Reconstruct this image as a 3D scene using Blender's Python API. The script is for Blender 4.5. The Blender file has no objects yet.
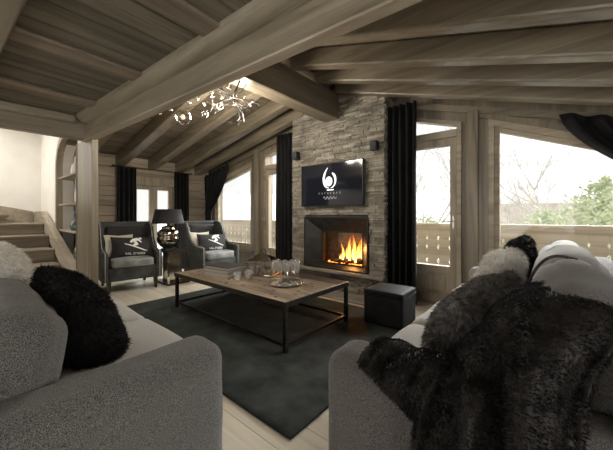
import bpy, bmesh, math, random
from mathutils import Vector, Matrix, Euler
from mathutils import noise as mnoise
R = random.Random(7)
PI = math.pi
scn = bpy.context.scene
col = scn.collection

# ------------------------------------------------------------------ materials
def new_mat(name):
    m = bpy.data.materials.new(name); m.use_nodes = True
    nt = m.node_tree
    return m, nt, nt.nodes['Principled BSDF']
def node(nt, t, **kw):
    n = nt.nodes.new(t)
    for k, v in kw.items(): setattr(n, k, v)
    return n
def ramp(nt, stops):
    r = nt.nodes.new('ShaderNodeValToRGB')
    e = r.color_ramp.elements
    while len(e) < len(stops): e.new(0.5)
    for i, (p, c) in enumerate(stops):
        e[i].position = p; e[i].color = (c[0], c[1], c[2], 1)
    return r
def coords(nt, scale=(1, 1, 1)):
    tc = nt.nodes.new('ShaderNodeTexCoord'); mp = nt.nodes.new('ShaderNodeMapping')
    nt.links.new(tc.outputs['Object'], mp.inputs['Vector'])
    mp.inputs['Scale'].default_value = scale
    return mp.outputs['Vector']
def simple(name, c, rough=.5, metal=0, spec=.5, sheen=0, emit=None, es=0, coat=0):
    m, nt, b = new_mat(name)
    b.inputs['Base Color'].default_value = (*c, 1)
    b.inputs['Roughness'].default_value = rough
    b.inputs['Metallic'].default_value = metal
    b.inputs['Specular IOR Level'].default_value = spec
    b.inputs['Sheen Weight'].default_value = sheen
    b.inputs['Coat Weight'].default_value = coat
    if emit:
        b.inputs['Emission Color'].default_value = (*emit, 1); b.inputs['Emission Strength'].default_value = es
    return m
def noisy(name, c1, c2, scale=8, rough=.8, bump=.0, bscale=None, detail=6, aniso=(1, 1, 1), sheen=0, spec=.4, island=0, lo=.35, hi=.65, bdist=.01, metal=0):
    m, nt, b = new_mat(name)
    v = coords(nt, aniso)
    n = node(nt, 'ShaderNodeTexNoise'); n.inputs['Scale'].default_value = scale; n.inputs['Detail'].default_value = detail
    n.inputs['Roughness'].default_value = .6
    nt.links.new(v, n.inputs['Vector'])
    r = ramp(nt, [(lo, c1), (hi, c2)])
    nt.links.new(n.outputs['Fac'], r.inputs['Fac'])
    out = r.outputs['Color']
    if island:
        g = node(nt, 'ShaderNodeNewGeometry')
        mr = node(nt, 'ShaderNodeMapRange')
        mr.inputs['To Min'].default_value = 1 - island; mr.inputs['To Max'].default_value = 1 + island
        nt.links.new(g.outputs['Random Per Island'], mr.inputs['Value'])
        mx = node(nt, 'ShaderNodeVectorMath', operation='SCALE')
        nt.links.new(out, mx.inputs[0]); nt.links.new(mr.outputs['Result'], mx.inputs['Scale'])
        out = mx.outputs['Vector']
    nt.links.new(out, b.inputs['Base Color'])
    b.inputs['Roughness'].default_value = rough
    b.inputs['Specular IOR Level'].default_value = spec
    b.inputs['Sheen Weight'].default_value = sheen
    b.inputs['Metallic'].default_value = metal
    if bump:
        n2 = node(nt, 'ShaderNodeTexNoise'); n2.inputs['Scale'].default_value = bscale or scale * 4; n2.inputs['Detail'].default_value = 4
        nt.links.new(v, n2.inputs['Vector'])
        bp = node(nt, 'ShaderNodeBump'); bp.inputs['Strength'].default_value = bump; bp.inputs['Distance'].default_value = bdist
        nt.links.new(n2.outputs['Fac'], bp.inputs['Height']); nt.links.new(bp.outputs['Normal'], b.inputs['Normal'])
    return m
def wood(name, axis, c1, c2, c3, rough=.6, island=0, k=9, spec=.4, bump=.35):
    """grain running along one axis, with slow colour drift and darker streaks"""
    m, nt, b = new_mat(name)
    s = {'x': (.55, k, k), 'y': (k, .55, k), 'z': (k, k, .55)}[axis]
    v = coords(nt, s)
    n = node(nt, 'ShaderNodeTexNoise'); n.inputs['Scale'].default_value = 1.6; n.inputs['Detail'].default_value = 7; n.inputs['Roughness'].default_value = .62
    n.inputs['Distortion'].default_value = .7
    nt.links.new(v, n.inputs['Vector'])
    r = ramp(nt, [(.3, c1), (.5, c2), (.7, c3)])
    nt.links.new(n.outputs['Fac'], r.inputs['Fac'])
    v2 = coords(nt, {'x': (.2, 1, 1), 'y': (1, .2, 1), 'z': (1, 1, .2)}[axis])
    n3 = node(nt, 'ShaderNodeTexNoise'); n3.inputs['Scale'].default_value = 2.6; n3.inputs['Detail'].default_value = 2
    nt.links.new(v2, n3.inputs['Vector'])
    mr = node(nt, 'ShaderNodeMapRange'); mr.inputs['From Min'].default_value = .3; mr.inputs['From Max'].default_value = .7
    mr.inputs['To Min'].default_value = .8; mr.inputs['To Max'].default_value = 1.2
    nt.links.new(n3.outputs['Fac'], mr.inputs['Value'])
    sc = node(nt, 'ShaderNodeVectorMath', operation='SCALE')
    nt.links.new(r.outputs['Color'], sc.inputs[0]); nt.links.new(mr.outputs['Result'], sc.inputs['Scale'])
    out = sc.outputs['Vector']
    if island:
        g = node(nt, 'ShaderNodeNewGeometry'); m2 = node(nt, 'ShaderNodeMapRange')
        m2.inputs['To Min'].default_value = 1 - island; m2.inputs['To Max'].default_value = 1 + island
        nt.links.new(g.outputs['Random Per Island'], m2.inputs['Value'])
        s2 = node(nt, 'ShaderNodeVectorMath', operation='SCALE')
        nt.links.new(out, s2.inputs[0]); nt.links.new(m2.outputs['Result'], s2.inputs['Scale']); out = s2.outputs['Vector']
    nt.links.new(out, b.inputs['Base Color'])
    b.inputs['Roughness'].default_value = rough; b.inputs['Specular IOR Level'].default_value = spec
    bp = node(nt, 'ShaderNodeBump'); bp.inputs['Strength'].default_value = bump; bp.inputs['Distance'].default_value = .006
    nt.links.new(n.outputs['Fac'], bp.inputs['Height']); nt.links.new(bp.outputs['Normal'], b.inputs['Normal'])
    return m
def glass(name, tint=(1, 1, 1), refl=1.0, rough=.0):
    m = bpy.data.materials.new(name); m.use_nodes = True; nt = m.node_tree; nt.nodes.clear()
    o = node(nt, 'ShaderNodeOutputMaterial'); t = node(nt, 'ShaderNodeBsdfTransparent'); g = node(nt, 'ShaderNodeBsdfGlossy')
    f = node(nt, 'ShaderNodeLayerWeight'); f.inputs['Blend'].default_value = .5
    pw = node(nt, 'ShaderNodeMath', operation='POWER'); pw.inputs[1].default_value = 4.5
    ad = node(nt, 'ShaderNodeMath', operation='MULTIPLY_ADD'); ad.inputs[1].default_value = .85; ad.inputs[2].default_value = .04
    nt.links.new(f.outputs['Facing'], pw.inputs[0]); nt.links.new(pw.outputs[0], ad.inputs[0])
    t.inputs['Color'].default_value = (*tint, 1); g.inputs['Roughness'].default_value = rough
    mu = node(nt, 'ShaderNodeMath', operation='MULTIPLY'); mu.inputs[1].default_value = refl; mu.use_clamp = True
    mx = node(nt, 'ShaderNodeMixShader')
    nt.links.new(ad.outputs[0], mu.inputs[0]); nt.links.new(mu.outputs[0], mx.inputs['Fac'])
    nt.links.new(t.outputs[0], mx.inputs[1]); nt.links.new(g.outputs[0], mx.inputs[2]); nt.links.new(mx.outputs[0], o.inputs['Surface'])
    return m

W1, W2, W3 = (.115, .094, .064), (.195, .163, .115), (.27, .23, .168)
M = {}
for ax in 'xyz':
    M['wood_' + ax] = wood('grey_oak_' + ax, ax, W1, W2, W3, rough=.40, spec=.65)
    M['pale_' + ax] = wood('pale_oak_' + ax, ax, (.25, .205, .15), (.36, .305, .23), (.44, .38, .29))
M['boards_y'] = wood('ceiling_board_y', 'y', (.095, .075, .052), (.165, .132, .095), (.23, .19, .14), island=.16)
M['boards_x'] = wood('ceiling_board_x', 'x', (.17, .135, .095), (.27, .22, .16), (.34, .29, .22), island=.14)
M['panel_x'] = wood('wall_board_x', 'x', (.22, .18, .13), (.32, .27, .2), (.40, .345, .265), island=.10)
M['floor'] = wood('floor_board', 'x', (.40, .355, .28), (.49, .44, .355), (.56, .51, .42), rough=.38, island=.08, k=7, bump=.12)
M['stair_wood'] = wood('stair_wood', 'y', (.15, .12, .085), (.25, .205, .15), (.33, .28, .21), rough=.45)
M['stone'] = noisy('stacked_stone', (.13, .115, .09), (.36, .33, .27), scale=9, rough=.85, bump=.8, bscale=40, island=.35, lo=.25, hi=.75, bdist=.012)
M['mortar'] = noisy('mortar', (.06, .055, .045), (.12, .11, .09), scale=20, rough=.95, bump=.5)
M['slab'] = noisy('hearth_stone', (.22, .20, .17), (.36, .33, .28), scale=6, rough=.55, bump=.2, bscale=30)
M['white_wall'] = noisy('white_plaster', (.80, .77, .71), (.86, .83, .78), scale=3, rough=.9, bump=.1, bscale=60)
M['sofa'] = noisy('grey_chenille', (.024, .024, .023), (.26, .255, .24), scale=360, rough=.95, bump=.9, bscale=420, detail=3, sheen=.25, lo=.38, hi=.68, bdist=.004)
M['sofa_light'] = noisy('light_chenille', (.26, .25, .235), (.44, .425, .40), scale=260, rough=.95, bump=.7, bscale=420, detail=3, sheen=.25, bdist=.004)
M['sofa_brown'] = noisy('taupe_chenille', (.026, .023, .022), (.22, .198, .188), scale=360, rough=.95, bump=.9, bscale=420, detail=3, sheen=.25, lo=.38, hi=.68, bdist=.004)
M['lilac'] = noisy('pale_lilac_cloth', (.27, .255, .255), (.37, .35, .35), scale=30, rough=.9, bump=.3, bscale=200, sheen=.3, bdist=.004)
M['cushion_dark'] = noisy('charcoal_cloth', (.03, .03, .03), (.07, .07, .07), scale=60, rough=.95, bump=.4)
def velvet(name, c1, c2):
    return noisy(name, c1, c2, scale=7, rough=.6, bump=.15, bscale=90, sheen=.12, spec=.25, bdist=.003)
M['velvet_black'] = velvet('black_velvet', (.012, .012, .013), (.026, .026, .027))
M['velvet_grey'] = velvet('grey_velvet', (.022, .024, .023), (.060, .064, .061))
M['velvet_lit'] = velvet('lit_velvet', (.13, .14, .137), (.27, .285, .28))  # grey velvet made paler: light on the seat is put into its colour
M['piping'] = simple('silver_piping', (.33, .33, .31), .4, spec=.6)
M['curtain'] = noisy('curtain_velvet', (.004, .004, .0045), (.012, .0115, .0125), scale=14, rough=.7, bump=.15, bscale=140, sheen=.03, spec=.2, aniso=(1, 1, .3), bdist=.003)
M['black'] = simple('black_paint', (.012, .012, .012), .45)
M['dark_leg'] = simple('ebony_wood', (.02, .016, .013), .35)
M['iron'] = noisy('blackened_iron', (.018, .016, .015), (.05, .046, .042), scale=25, rough=.4, bump=.1, metal=.7)
M['chrome'] = simple('chrome', (.72, .70, .66), .06, 1)
M['smoked_chrome'] = simple('smoked_chrome', (.42, .38, .33), .08, 1)
M['steel'] = simple('brushed_steel', (.5, .5, .48), .3, 1)
M['mirror_panel'] = simple('antique_mirror', (.50, .47, .42), .12, 1)
M['screen'] = simple('screen_black', (.008, .010, .018), .08, spec=.6)
M['logo'] = simple('white_logo', (.8, .8, .8), .5, emit=(.75, .78, .82), es=.55)
M['logo_dim'] = simple('grey_logo', (.3, .3, .33), .5, emit=(.35, .37, .42), es=.25)
M['thread'] = simple('white_thread', (.82, .81, .78), .8)
M['pane'] = glass('window_glass', (.97, .98, .97), .7)
M['clear'] = glass('clear_glass', (.93, .93, .92), 7)
M['bubble'] = glass('bubble_glass', (.80, .78, .74), 4)
M['bulb'] = simple('glowing_bulb', (.8, .75, .65), .4, emit=(1, .86, .66), es=.35)
def stemware():
    m = glass('stemware', (.97, .97, .96), 6); nt = m.node_tree
    o = [n for n in nt.nodes if n.type == 'OUTPUT_MATERIAL'][0]; old = o.inputs['Surface'].links[0].from_socket
    df = node(nt, 'ShaderNodeBsdfDiffuse'); df.inputs['Color'].default_value = (.9, .9, .88, 1)  # white diffuse mixed into the glass stands for its bright highlights
    mx = node(nt, 'ShaderNodeMixShader'); mx.inputs['Fac'].default_value = .15
    nt.links.new(old, mx.inputs[1]); nt.links.new(df.outputs[0], mx.inputs[2]); nt.links.new(mx.outputs[0], o.inputs['Surface'])
    return m
M['stemware'] = stemware()
M['fire_glass'] = glass('fire_glass', (.9, .88, .86), 1.2)
M['firebox'] = noisy('fire_brick', (.02, .016, .013), (.07, .05, .035), scale=12, rough=.9, bump=.4)
M['metal_hood'] = noisy('black_steel', (.028, .027, .026), (.06, .058, .055), scale=5, rough=.38, metal=.5)
M['log'] = noisy('burning_log', (.015, .01, .008), (.07, .04, .025), scale=14, rough=.95, bump=.9, aniso=(.4, 1, 1))
M['ember'] = simple('glowing_ember', (.3, .05, .01), .9, emit=(1, .22, .03), es=2.5)
M['rug'] = noisy('charcoal_rug', (.005, .007, .0065), (.036, .043, .039), scale=4.5, rough=.75, bump=.5, bscale=240, detail=10, sheen=.03, spec=.15, lo=.32, hi=.68, bdist=.006)
M['table_wood'] = wood('worn_table_wood', 'x', (.06, .042, .028), (.19, .14, .095), (.36, .29, .215), rough=.42, k=6, bump=.4, island=.12)
M['ottoman'] = noisy('charcoal_leather', (.004, .0045, .005), (.013, .014, .0155), scale=9, rough=.7, bump=.3, bscale=120, sheen=.02, spec=.2, bdist=.003)
M['fur_black'] = noisy('black_fur', (.004, .004, .004), (.014, .013, .013), scale=50, rough=.7, spec=.15)
M['fur_brown'] = noisy('dark_brown_fur', (.004, .0035, .0032), (.036, .031, .028), scale=14, rough=.6, spec=.22, lo=.4, hi=.68)
M['fur_grey'] = noisy('grey_brown_fur', (.035, .032, .030), (.27, .25, .235), scale=35, rough=.65, spec=.2)
M['fur_white'] = noisy('cream_fur', (.62, .59, .53), (.88, .86, .82), scale=40, rough=.7, sheen=.2)
M['snow'] = noisy('snow', (.80, .83, .87), (.92, .93, .95), scale=.8, rough=.9, bump=.6, bscale=3, bdist=.1)
M['hill'] = noisy('snowy_hill', (.66, .67, .68), (.93, .93, .94), scale=.35, rough=.95, detail=10, bump=.6, bscale=1, bdist=.4)
M['leaf'] = noisy('pale_leaves', (.30, .36, .22), (.62, .66, .48), scale=6, rough=.8)
M['conifer'] = noisy('conifer_needles', (.05, .09, .05), (.16, .22, .13), scale=6, rough=.8)
M['bark'] = noisy('pale_bark', (.36, .33, .30), (.55, .51, .47), scale=8, rough=.9)
M['chalet'] = wood('chalet_wood', 'x', (.42, .36, .28), (.54, .47, .38), (.62, .55, .46))
M['paper'] = noisy('page_edges', (.55, .52, .46), (.70, .67, .60), scale=60, rough=.9, aniso=(1, 1, 12))
M['book_dark'] = simple('dark_cover', (.02, .016, .014), .6)
M['book_light'] = simple('ivory_cover', (.42, .39, .33), .5)
M['ceramic'] = simple('white_ceramic', (.75, .73, .68), .25)
M['blue_glass'] = simple('smoky_blue_glass', (.10, .14, .16), .12, spec=.8)
M['candle'] = simple('candle_wax', (.75, .66, .50), .5)
M['linen'] = simple('ivory_linen', (.60, .56, .48), .9)
M['shade'] = noisy('black_lampshade', (.008, .008, .009), (.018, .018, .02), scale=60, rough=.7, bump=.2, aniso=(1, 1, .1))

# flames: colour by height above the fire bed
def flame_mat():
    m, nt, b = new_mat('flame')
    tc = node(nt, 'ShaderNodeTexCoord'); sp = node(nt, 'ShaderNodeSeparateXYZ')
    nt.links.new(tc.outputs['Generated'], sp.inputs[0])
    r = ramp(nt, [(0, (1, .62, .16)), (.35, (1, .50, .09)), (.75, (1, .22, .02)), (1, (.6, .06, .0))])
    nt.links.new(sp.outputs['Z'], r.inputs['Fac'])
    s = ramp(nt, [(0, (1, 1, 1)), (.5, (.62, .62, .62)), (1, (.14, .14, .14))])
    nt.links.new(sp.outputs['Z'], s.inputs['Fac'])
    mu = node(nt, 'ShaderNodeMath', operation='MULTIPLY'); mu.inputs[1].default_value = 3.4
    nt.links.new(s.outputs['Color'], mu.inputs[0])
    b.inputs['Base Color'].default_value = (.05, .02, .01, 1)
    nt.links.new(r.outputs['Color'], b.inputs['Emission Color']); nt.links.new(mu.outputs[0], b.inputs['Emission Strength'])
    return m
M['flame'] = flame_mat()

# ------------------------------------------------------------------ mesh building
class MB:
    def __init__(s): s.bm = bmesh.new()
    def verts(s, vs, fs, smooth=False):
        vv = [s.bm.verts.new(v) for v in vs]
        for f in fs:
            try:
                fc = s.bm.faces.new([vv[i] for i in f]); fc.smooth = smooth
            except ValueError: pass
        return vv
    def box(s, x0, x1, y0, y1, z0, z1, bevel=0, mat=None, seg=2):
        vs = [Vector((x, y, z)) for x in (x0, x1) for y in (y0, y1) for z in (z0, z1)]
        if mat: vs = [mat @ v for v in vs]
        fs = [(0, 1, 3, 2), (4, 6, 7, 5), (0, 4, 5, 1), (2, 3, 7, 6), (0, 2, 6, 4), (1, 5, 7, 3)]
        vv = s.verts(vs, fs)
        if bevel:
            es = list({e for v in vv for e in v.link_edges})
            r = bmesh.ops.bevel(s.bm, geom=es, offset=bevel, segments=seg, affect='EDGES', profile=.5)
            if seg > 1:
                for f in r['faces']: f.smooth = True
        return s
    def prism(s, pts, plane, a, b, bevel=0):
        """polygon pts in a plane ('xz','xy','yz') swept from a to b on the third axis"""
        def P(p, t):
            return {'xz': (p[0], t, p[1]), 'xy': (p[0], p[1], t), 'yz': (t, p[0], p[1])}[plane]
        n = len(pts)
        vs = [P(p, a) for p in pts] + [P(p, b) for p in pts]
        fs = [tuple(range(n)), tuple(range(2 * n - 1, n - 1, -1))] + [(i, i + n, (i + 1) % n + n, (i + 1) % n) for i in range(n)]
        vv = s.verts(vs, fs)
        bmesh.ops.recalc_face_normals(s.bm, faces=list({f for v in vv for f in v.link_faces}))
        if bevel:
            es = list({e for v in vv for e in v.link_edges})
            bmesh.ops.bevel(s.bm, geom=es, offset=bevel, segments=2, affect='EDGES', profile=.5)
        return s
    def tube(s, pts, rad, n=8, cap=True, smooth=True, square=False):
        pts = [Vector(p) for p in pts]
        rs = rad if isinstance(rad, (list, tuple)) else [rad] * len(pts)
        rings = []
        up = None
        for i, p in enumerate(pts):
            d = (pts[min(i + 1, len(pts) - 1)] - pts[max(i - 1, 0)]).normalized()
            if up is None:
                up = Vector((0, 0, 1)) if abs(d.z) < .9 else Vector((1, 0, 0))
            a = d.cross(up).normalized(); up = a.cross(d).normalized()
            k = math.sqrt(2) if square else 1
            ring = [s.bm.verts.new(p + (a * math.cos(2 * PI * (j + (.5 if square else 0)) / n) + up * math.sin(2 * PI * (j + (.5 if square else 0)) / n)) * rs[i] * k) for j in range(n)]
            rings.append(ring)
        for i in range(len(rings) - 1):
            for j in range(n):
                f = s.bm.faces.new((rings[i][j], rings[i][(j + 1) % n], rings[i + 1][(j + 1) % n], rings[i + 1][j])); f.smooth = smooth
        if cap:
            s.bm.faces.new(rings[0][::-1]); s.bm.faces.new(rings[-1])
        return s
    def lathe(s, prof, c=(0, 0, 0), n=24, smooth=True, close=True):
        rings = []
        for r, z in prof:
            rings.append([s.bm.verts.new((c[0] + r * math.cos(2 * PI * j / n), c[1] + r * math.sin(2 * PI * j / n), c[2] + z)) for j in range(n)])
        for i in range(len(rings) - 1):
            for j in range(n):
                f = s.bm.faces.new((rings[i][j], rings[i][(j + 1) % n], rings[i + 1][(j + 1) % n], rings[i + 1][j])); f.smooth = smooth
        if close:
            if prof[0][0] > 1e-4: s.bm.faces.new(rings[0][::-1])
            if prof[-1][0] > 1e-4: s.bm.faces.new(rings[-1])
        return s
    def ball(s, c, r, u=16, v=10, sz=1):
        prof = [(max(1e-5, r * math.sin(PI * i / v)), -r * math.cos(PI * i / v) * sz) for i in range(v + 1)]
        return s.lathe(prof, c, u, close=False)
    def soft(s, c, dims, r, bulge=(0, 0, 0), cuts=14, rot=None, wob=0, seed=0):
        """upholstered block: rounded box with puffed faces"""
        c = Vector(c); hx, hy, hz = [d / 2 for d in dims]
        n = cuts
        vmap = {}
        def vert(i, j, k):
            key = (i, j, k)
            if key in vmap: return vmap[key]
            def g(t, h):
                t = 2 * t / n - 1
                t = math.sin(t * PI / 2) * .55 + t * .45
                return t * h
            p = Vector((g(i, hx), g(j, hy), g(k, hz)))
            rr = min(r, hx, hy, hz)
            inn = Vector((max(-hx + rr, min(hx - rr, p.x)), max(-hy + rr, min(hy - rr, p.y)), max(-hz + rr, min(hz - rr, p.z))))
            d = p - inn
            if d.length > 1e-7: q = inn + d.normalized() * rr
            else: q = p
            fx, fy, fz = 1 - (p.x / hx) ** 2, 1 - (p.y / hy) ** 2, 1 - (p.z / hz) ** 2
            q.x += bulge[0] * math.copysign(1, p.x) * (abs(p.x) / hx) ** 2 * fy * fz if hx else 0
            q.y += bulge[1] * math.copysign(1, p.y) * (abs(p.y) / hy) ** 2 * fx * fz
            q.z += bulge[2] * math.copysign(1, p.z) * (abs(p.z) / hz) ** 2 * fx * fy
            if wob:
                w = mnoise.noise_vector(q * 5 + Vector((seed, seed * 2, 0)))
                q += w * wob
            if rot: q = rot @ q
            vmap[key] = s.bm.verts.new(c + q); return vmap[key]
        for a in range(n):
            for b in range(n):
                for q in ([(0, a, b), (0, a, b + 1), (0, a + 1, b + 1), (0, a + 1, b)], [(n, a, b), (n, a + 1, b), (n, a + 1, b + 1), (n, a, b + 1)],
                          [(a, 0, b), (a + 1, 0, b), (a + 1, 0, b + 1), (a, 0, b + 1)], [(a, n, b), (a, n, b + 1), (a + 1, n, b + 1), (a + 1, n, b)],
                          [(a, b, 0), (a, b + 1, 0), (a + 1, b + 1, 0), (a + 1, b, 0)], [(a, b, n), (a + 1, b, n), (a + 1, b + 1, n), (a, b + 1, n)]):
                    f = s.bm.faces.new([vert(*t) for t in q]); f.smooth = True
        return s
    def pillow(s, w, h, t, n=18, pinch=.1, seed=0, wob=.012, mat=None):
        """knife-edge scatter cushion in the xz plane, front at -y"""
        def P(i, j, sd):
            u, v = 2 * i / n - 1, 2 * j / n - 1
            uu, vv = math.sin(u * PI / 2), math.sin(v * PI / 2)
            x = w / 2 * uu * (1 - pinch * (1 - abs(vv) ** 1.5) * 0 - pinch * (abs(uu) ** 3) * (1 - vv * vv))
            z = h / 2 * vv * (1 - pinch * (abs(vv) ** 3) * (1 - uu * uu))
            y = sd * t / 2 * (max(0, 1 - uu * uu) ** .42) * (max(0, 1 - vv * vv) ** .42)
            p = Vector((x, y, z))
            p += mnoise.noise_vector(p * 6 + Vector((seed * 3.1, 0, seed))) * wob
            return mat @ p if mat else p
        vm = {}
        def V(i, j, sd):
            k = (i, j, 0 if i in (0, n) or j in (0, n) else sd)
            if k not in vm: vm[k] = s.bm.verts.new(P(i, j, k[2]))
            return vm[k]
        for i in range(n):
            for j in range(n):
                f = s.bm.faces.new((V(i, j, -1), V(i + 1, j, -1), V(i + 1, j + 1, -1), V(i, j + 1, -1))); f.smooth = True
                f = s.bm.faces.new((V(i, j, 1), V(i, j + 1, 1), V(i + 1, j + 1, 1), V(i + 1, j, 1))); f.smooth = True
        return s
    def sheet(s, fn, nu, nv, thick=.008):
        """closed cloth: fn(u,v)->point, u,v in 0..1, given a real thickness"""
        P = [[Vector(fn(i / nu, j / nv)) for j in range(nv + 1)] for i in range(nu + 1)]
        N = [[None] * (nv + 1) for _ in range(nu + 1)]
        for i in range(nu + 1):
            for j in range(nv + 1):
                a = P[min(i + 1, nu)][j] - P[max(i - 1, 0)][j]; b = P[i][min(j + 1, nv)] - P[i][max(j - 1, 0)]
                nn = a.cross(b); N[i][j] = nn.normalized() if nn.length > 1e-9 else Vector((0, 0, 1))
        A = [[s.bm.verts.new(P[i][j] + N[i][j] * thick / 2) for j in range(nv + 1)] for i in range(nu + 1)]
        B = [[s.bm.verts.new(P[i][j] - N[i][j] * thick / 2) for j in range(nv + 1)] for i in range(nu + 1)]
        def F(*v):
            f = s.bm.faces.new(v); f.smooth = True
        for i in range(nu):
            for j in range(nv):
                F(A[i][j], A[i + 1][j], A[i + 1][j + 1], A[i][j + 1]); F(B[i][j], B[i][j + 1], B[i + 1][j + 1], B[i + 1][j])
        for i in range(nu):
            F(A[i][0], B[i][0], B[i + 1][0], A[i + 1][0]); F(A[i][nv], A[i + 1][nv], B[i + 1][nv], B[i][nv])
        for j in range(nv):
            F(A[0][j], A[0][j + 1], B[0][j + 1], B[0][j]); F(A[nu][j], B[nu][j], B[nu][j + 1], A[nu][j + 1])
        return s
    def fur(s, n, L, W=.004, lay=(0, 0, -1), layk=.5, spread=.5, curl=.3, seed=1, clump=0, only_up=None):
        """tapered hairs grown out of the surface built so far"""
        rr = random.Random(seed)
        s.bm.normal_update()
        tris = []; cum = []; tot = 0
        for f in s.bm.faces:
            v = [l.co.copy() for l in f.verts]
            if only_up and not only_up(f): continue
            for k in range(1, len(v) - 1):
                a = (v[k] - v[0]).cross(v[k + 1] - v[0]).length / 2
                if a > 1e-10:
                    tot += a; tris.append((v[0], v[k], v[k + 1], f.normal.copy())); cum.append(tot)
        import bisect
        lay = Vector(lay)
        bm = s.bm
        for _ in range(n):
            t = tris[min(len(tris) - 1, bisect.bisect(cum, rr.random() * tot))]
            a, b = rr.random(), rr.random()
            if a + b > 1: a, b = 1 - a, 1 - b
            p = t[0] + (t[1] - t[0]) * a + (t[2] - t[0]) * b
            nr = t[3]
            cl = mnoise.noise_vector(p * (clump or 18)) * (.9 if clump else .3)
            d = (nr + lay * layk + Vector((rr.uniform(-1, 1), rr.uniform(-1, 1), rr.uniform(-1, 1))) * spread + cl).normalized()
            if d.dot(nr) < .12: d = (d + nr * (.25 - d.dot(nr))).normalized()
            ln = L * rr.uniform(.55, 1.15)
            side = d.cross(Vector((rr.uniform(-1, 1), rr.uniform(-1, 1), rr.uniform(-1, 1)))).normalized() * W / 2
            bend = (lay * .6 + Vector((rr.uniform(-1, 1), rr.uniform(-1, 1), rr.uniform(-1, 1))) * curl) * ln * .5
            m1 = p + d * ln * .5 + bend * .25; tp = p + d * ln * .9 + bend
            v = [bm.verts.new(p - side - nr * .003), bm.verts.new(p + side - nr * .003), bm.verts.new(m1 + side * .8), bm.verts.new(m1 - side * .8), bm.verts.new(tp)]
            bm.faces.new((v[0], v[1], v[2], v[3])); bm.faces.new((v[3], v[2], v[4]))
        return s
    def build(s, name, mat, parent=None, loc=None):
        me = bpy.data.meshes.new(name); s.bm.normal_update(); s.bm.to_mesh(me); s.bm.free()
        me.materials.append(M[mat] if isinstance(mat, str) else mat)
        o = bpy.data.objects.new(name, me); col.objects.link(o)
        if parent: o.parent = parent
        if loc: o.location = loc
        return o

def tag(o, label=None, cat=None, group=None, kind=None):
    if label: o['label'] = label
    if cat: o['category'] = cat
    if group: o['group'] = group
    if kind: o['kind'] = kind
    return o
def struct(name, mb, mat, parent=None):
    o = mb.build(name, mat, parent)
    if not parent: o['kind'] = 'structure'
    return o
def thing(name, label, cat, loc=(0, 0, 0), rz=0, group=None):
    o = bpy.data.objects.new(name, None); col.objects.link(o); o.empty_display_size = .1
    o.location = loc; o.rotation_euler = (0, 0, rz)
    return tag(o, label, cat, group)
def copy_tree(o, loc=None, rz=None, label=None, group=None):
    c = o.copy(); col.objects.link(c)
    if loc: c.location = loc
    if rz is not None: c.rotation_euler = (0, 0, rz)
    if label: c['label'] = label
    if group: c['group'] = group
    for ch in [k for k in bpy.data.objects if k.parent == o]:
        d = ch.copy(); col.objects.link(d); d.parent = c
        for g in [k for k in bpy.data.objects if k.parent == ch]:
            e = g.copy(); col.objects.link(e); e.parent = d
    return c
def text_mesh(name, body, size, mat, parent, loc, rot, warp=None, sx=1, align='CENTER', ext=.0015):
    cu = bpy.data.curves.new(name, 'FONT'); cu.body = body; cu.size = size; cu.extrude = ext; cu.align_x = align; cu.resolution_u = 3
    t = bpy.data.objects.new(name, cu); col.objects.link(t)
    bpy.context.view_layer.update()
    dg = bpy.context.evaluated_depsgraph_get()
    me = bpy.data.meshes.new_from_object(t.evaluated_get(dg))
    bpy.data.objects.remove(t)
    mt = Matrix.Translation(loc) @ Euler(rot).to_matrix().to_4x4() @ Matrix.Diagonal((sx, 1, 1, 1))
    me.transform(mt)
    if warp:
        for v in me.vertices: v.co = warp(v.co)
    me.materials.clear(); me.materials.append(M[mat])
    o = bpy.data.objects.new(name, me); col.objects.link(o); o.parent = parent
    return o
# ------------------------------------------------------------------ the room shell
XE, YG, XR, YB = -6.5, 3.95, 1.9, -2.6          # eave wall, gable wall, right wall, back wall
def zl(x): return 2.81 + .20 * (x + 3.0)         # underside of the left rafters
def zr(x): return 2.93 - .30 * (x + 2.4)         # underside of the right rafters

# floor boards running along x
mb = MB(); y = YB; k = 0
while y < YG + .05:
    x = XE - (k * .77 % 2.2); w = .20
    while x < XR:
        x1 = min(x + 2.2, XR)
        if x1 > XE: mb.box(max(x, XE) + .0015, x1 - .0015, y + .0015, min(y + w, YG + .1) - .0015, -.02, 0)
        x += 2.2
    y += w; k += 1
fl = struct('floor', mb, 'floor')
mb = MB(); mb.box(-8.5, XR + .2, YB - .2, YG + .2, -.12, -.021); struct('trim_1', mb, 'mortar')

# roof boards above the rafters, laid along y
RB = .21
def slope_boards(name, xs0, xs1, fz, y0, y1):
    mb = MB(); x = xs0
    while x < xs1 - .01:
        xa, xb = x + .002, min(x + .14, xs1) - .002
        vs = [(xa, y0, fz(xa) + RB), (xb, y0, fz(xb) + RB), (xb, y1, fz(xb) + RB), (xa, y1, fz(xa) + RB)]
        vs += [(a, b, c + .02) for a, b, c in vs]
        mb.verts(vs, [(0, 3, 2, 1), (4, 5, 6, 7), (0, 1, 5, 4), (1, 2, 6, 5), (2, 3, 7, 6), (3, 0, 4, 7)])
        x += .14
    return mb
c1 = struct('ceiling', slope_boards('c', -7.2, -2.5, zl, 1.14, YG + .9), 'boards_y')
struct('ceiling_loft', slope_boards('c', -4.3, -2.5, zl, YB, 1.14), 'boards_y')
c2 = struct('ceiling_right', slope_boards('c', -2.5, 2.6, zr, YB, YG + .9), 'boards_y')
mb = MB()
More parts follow.
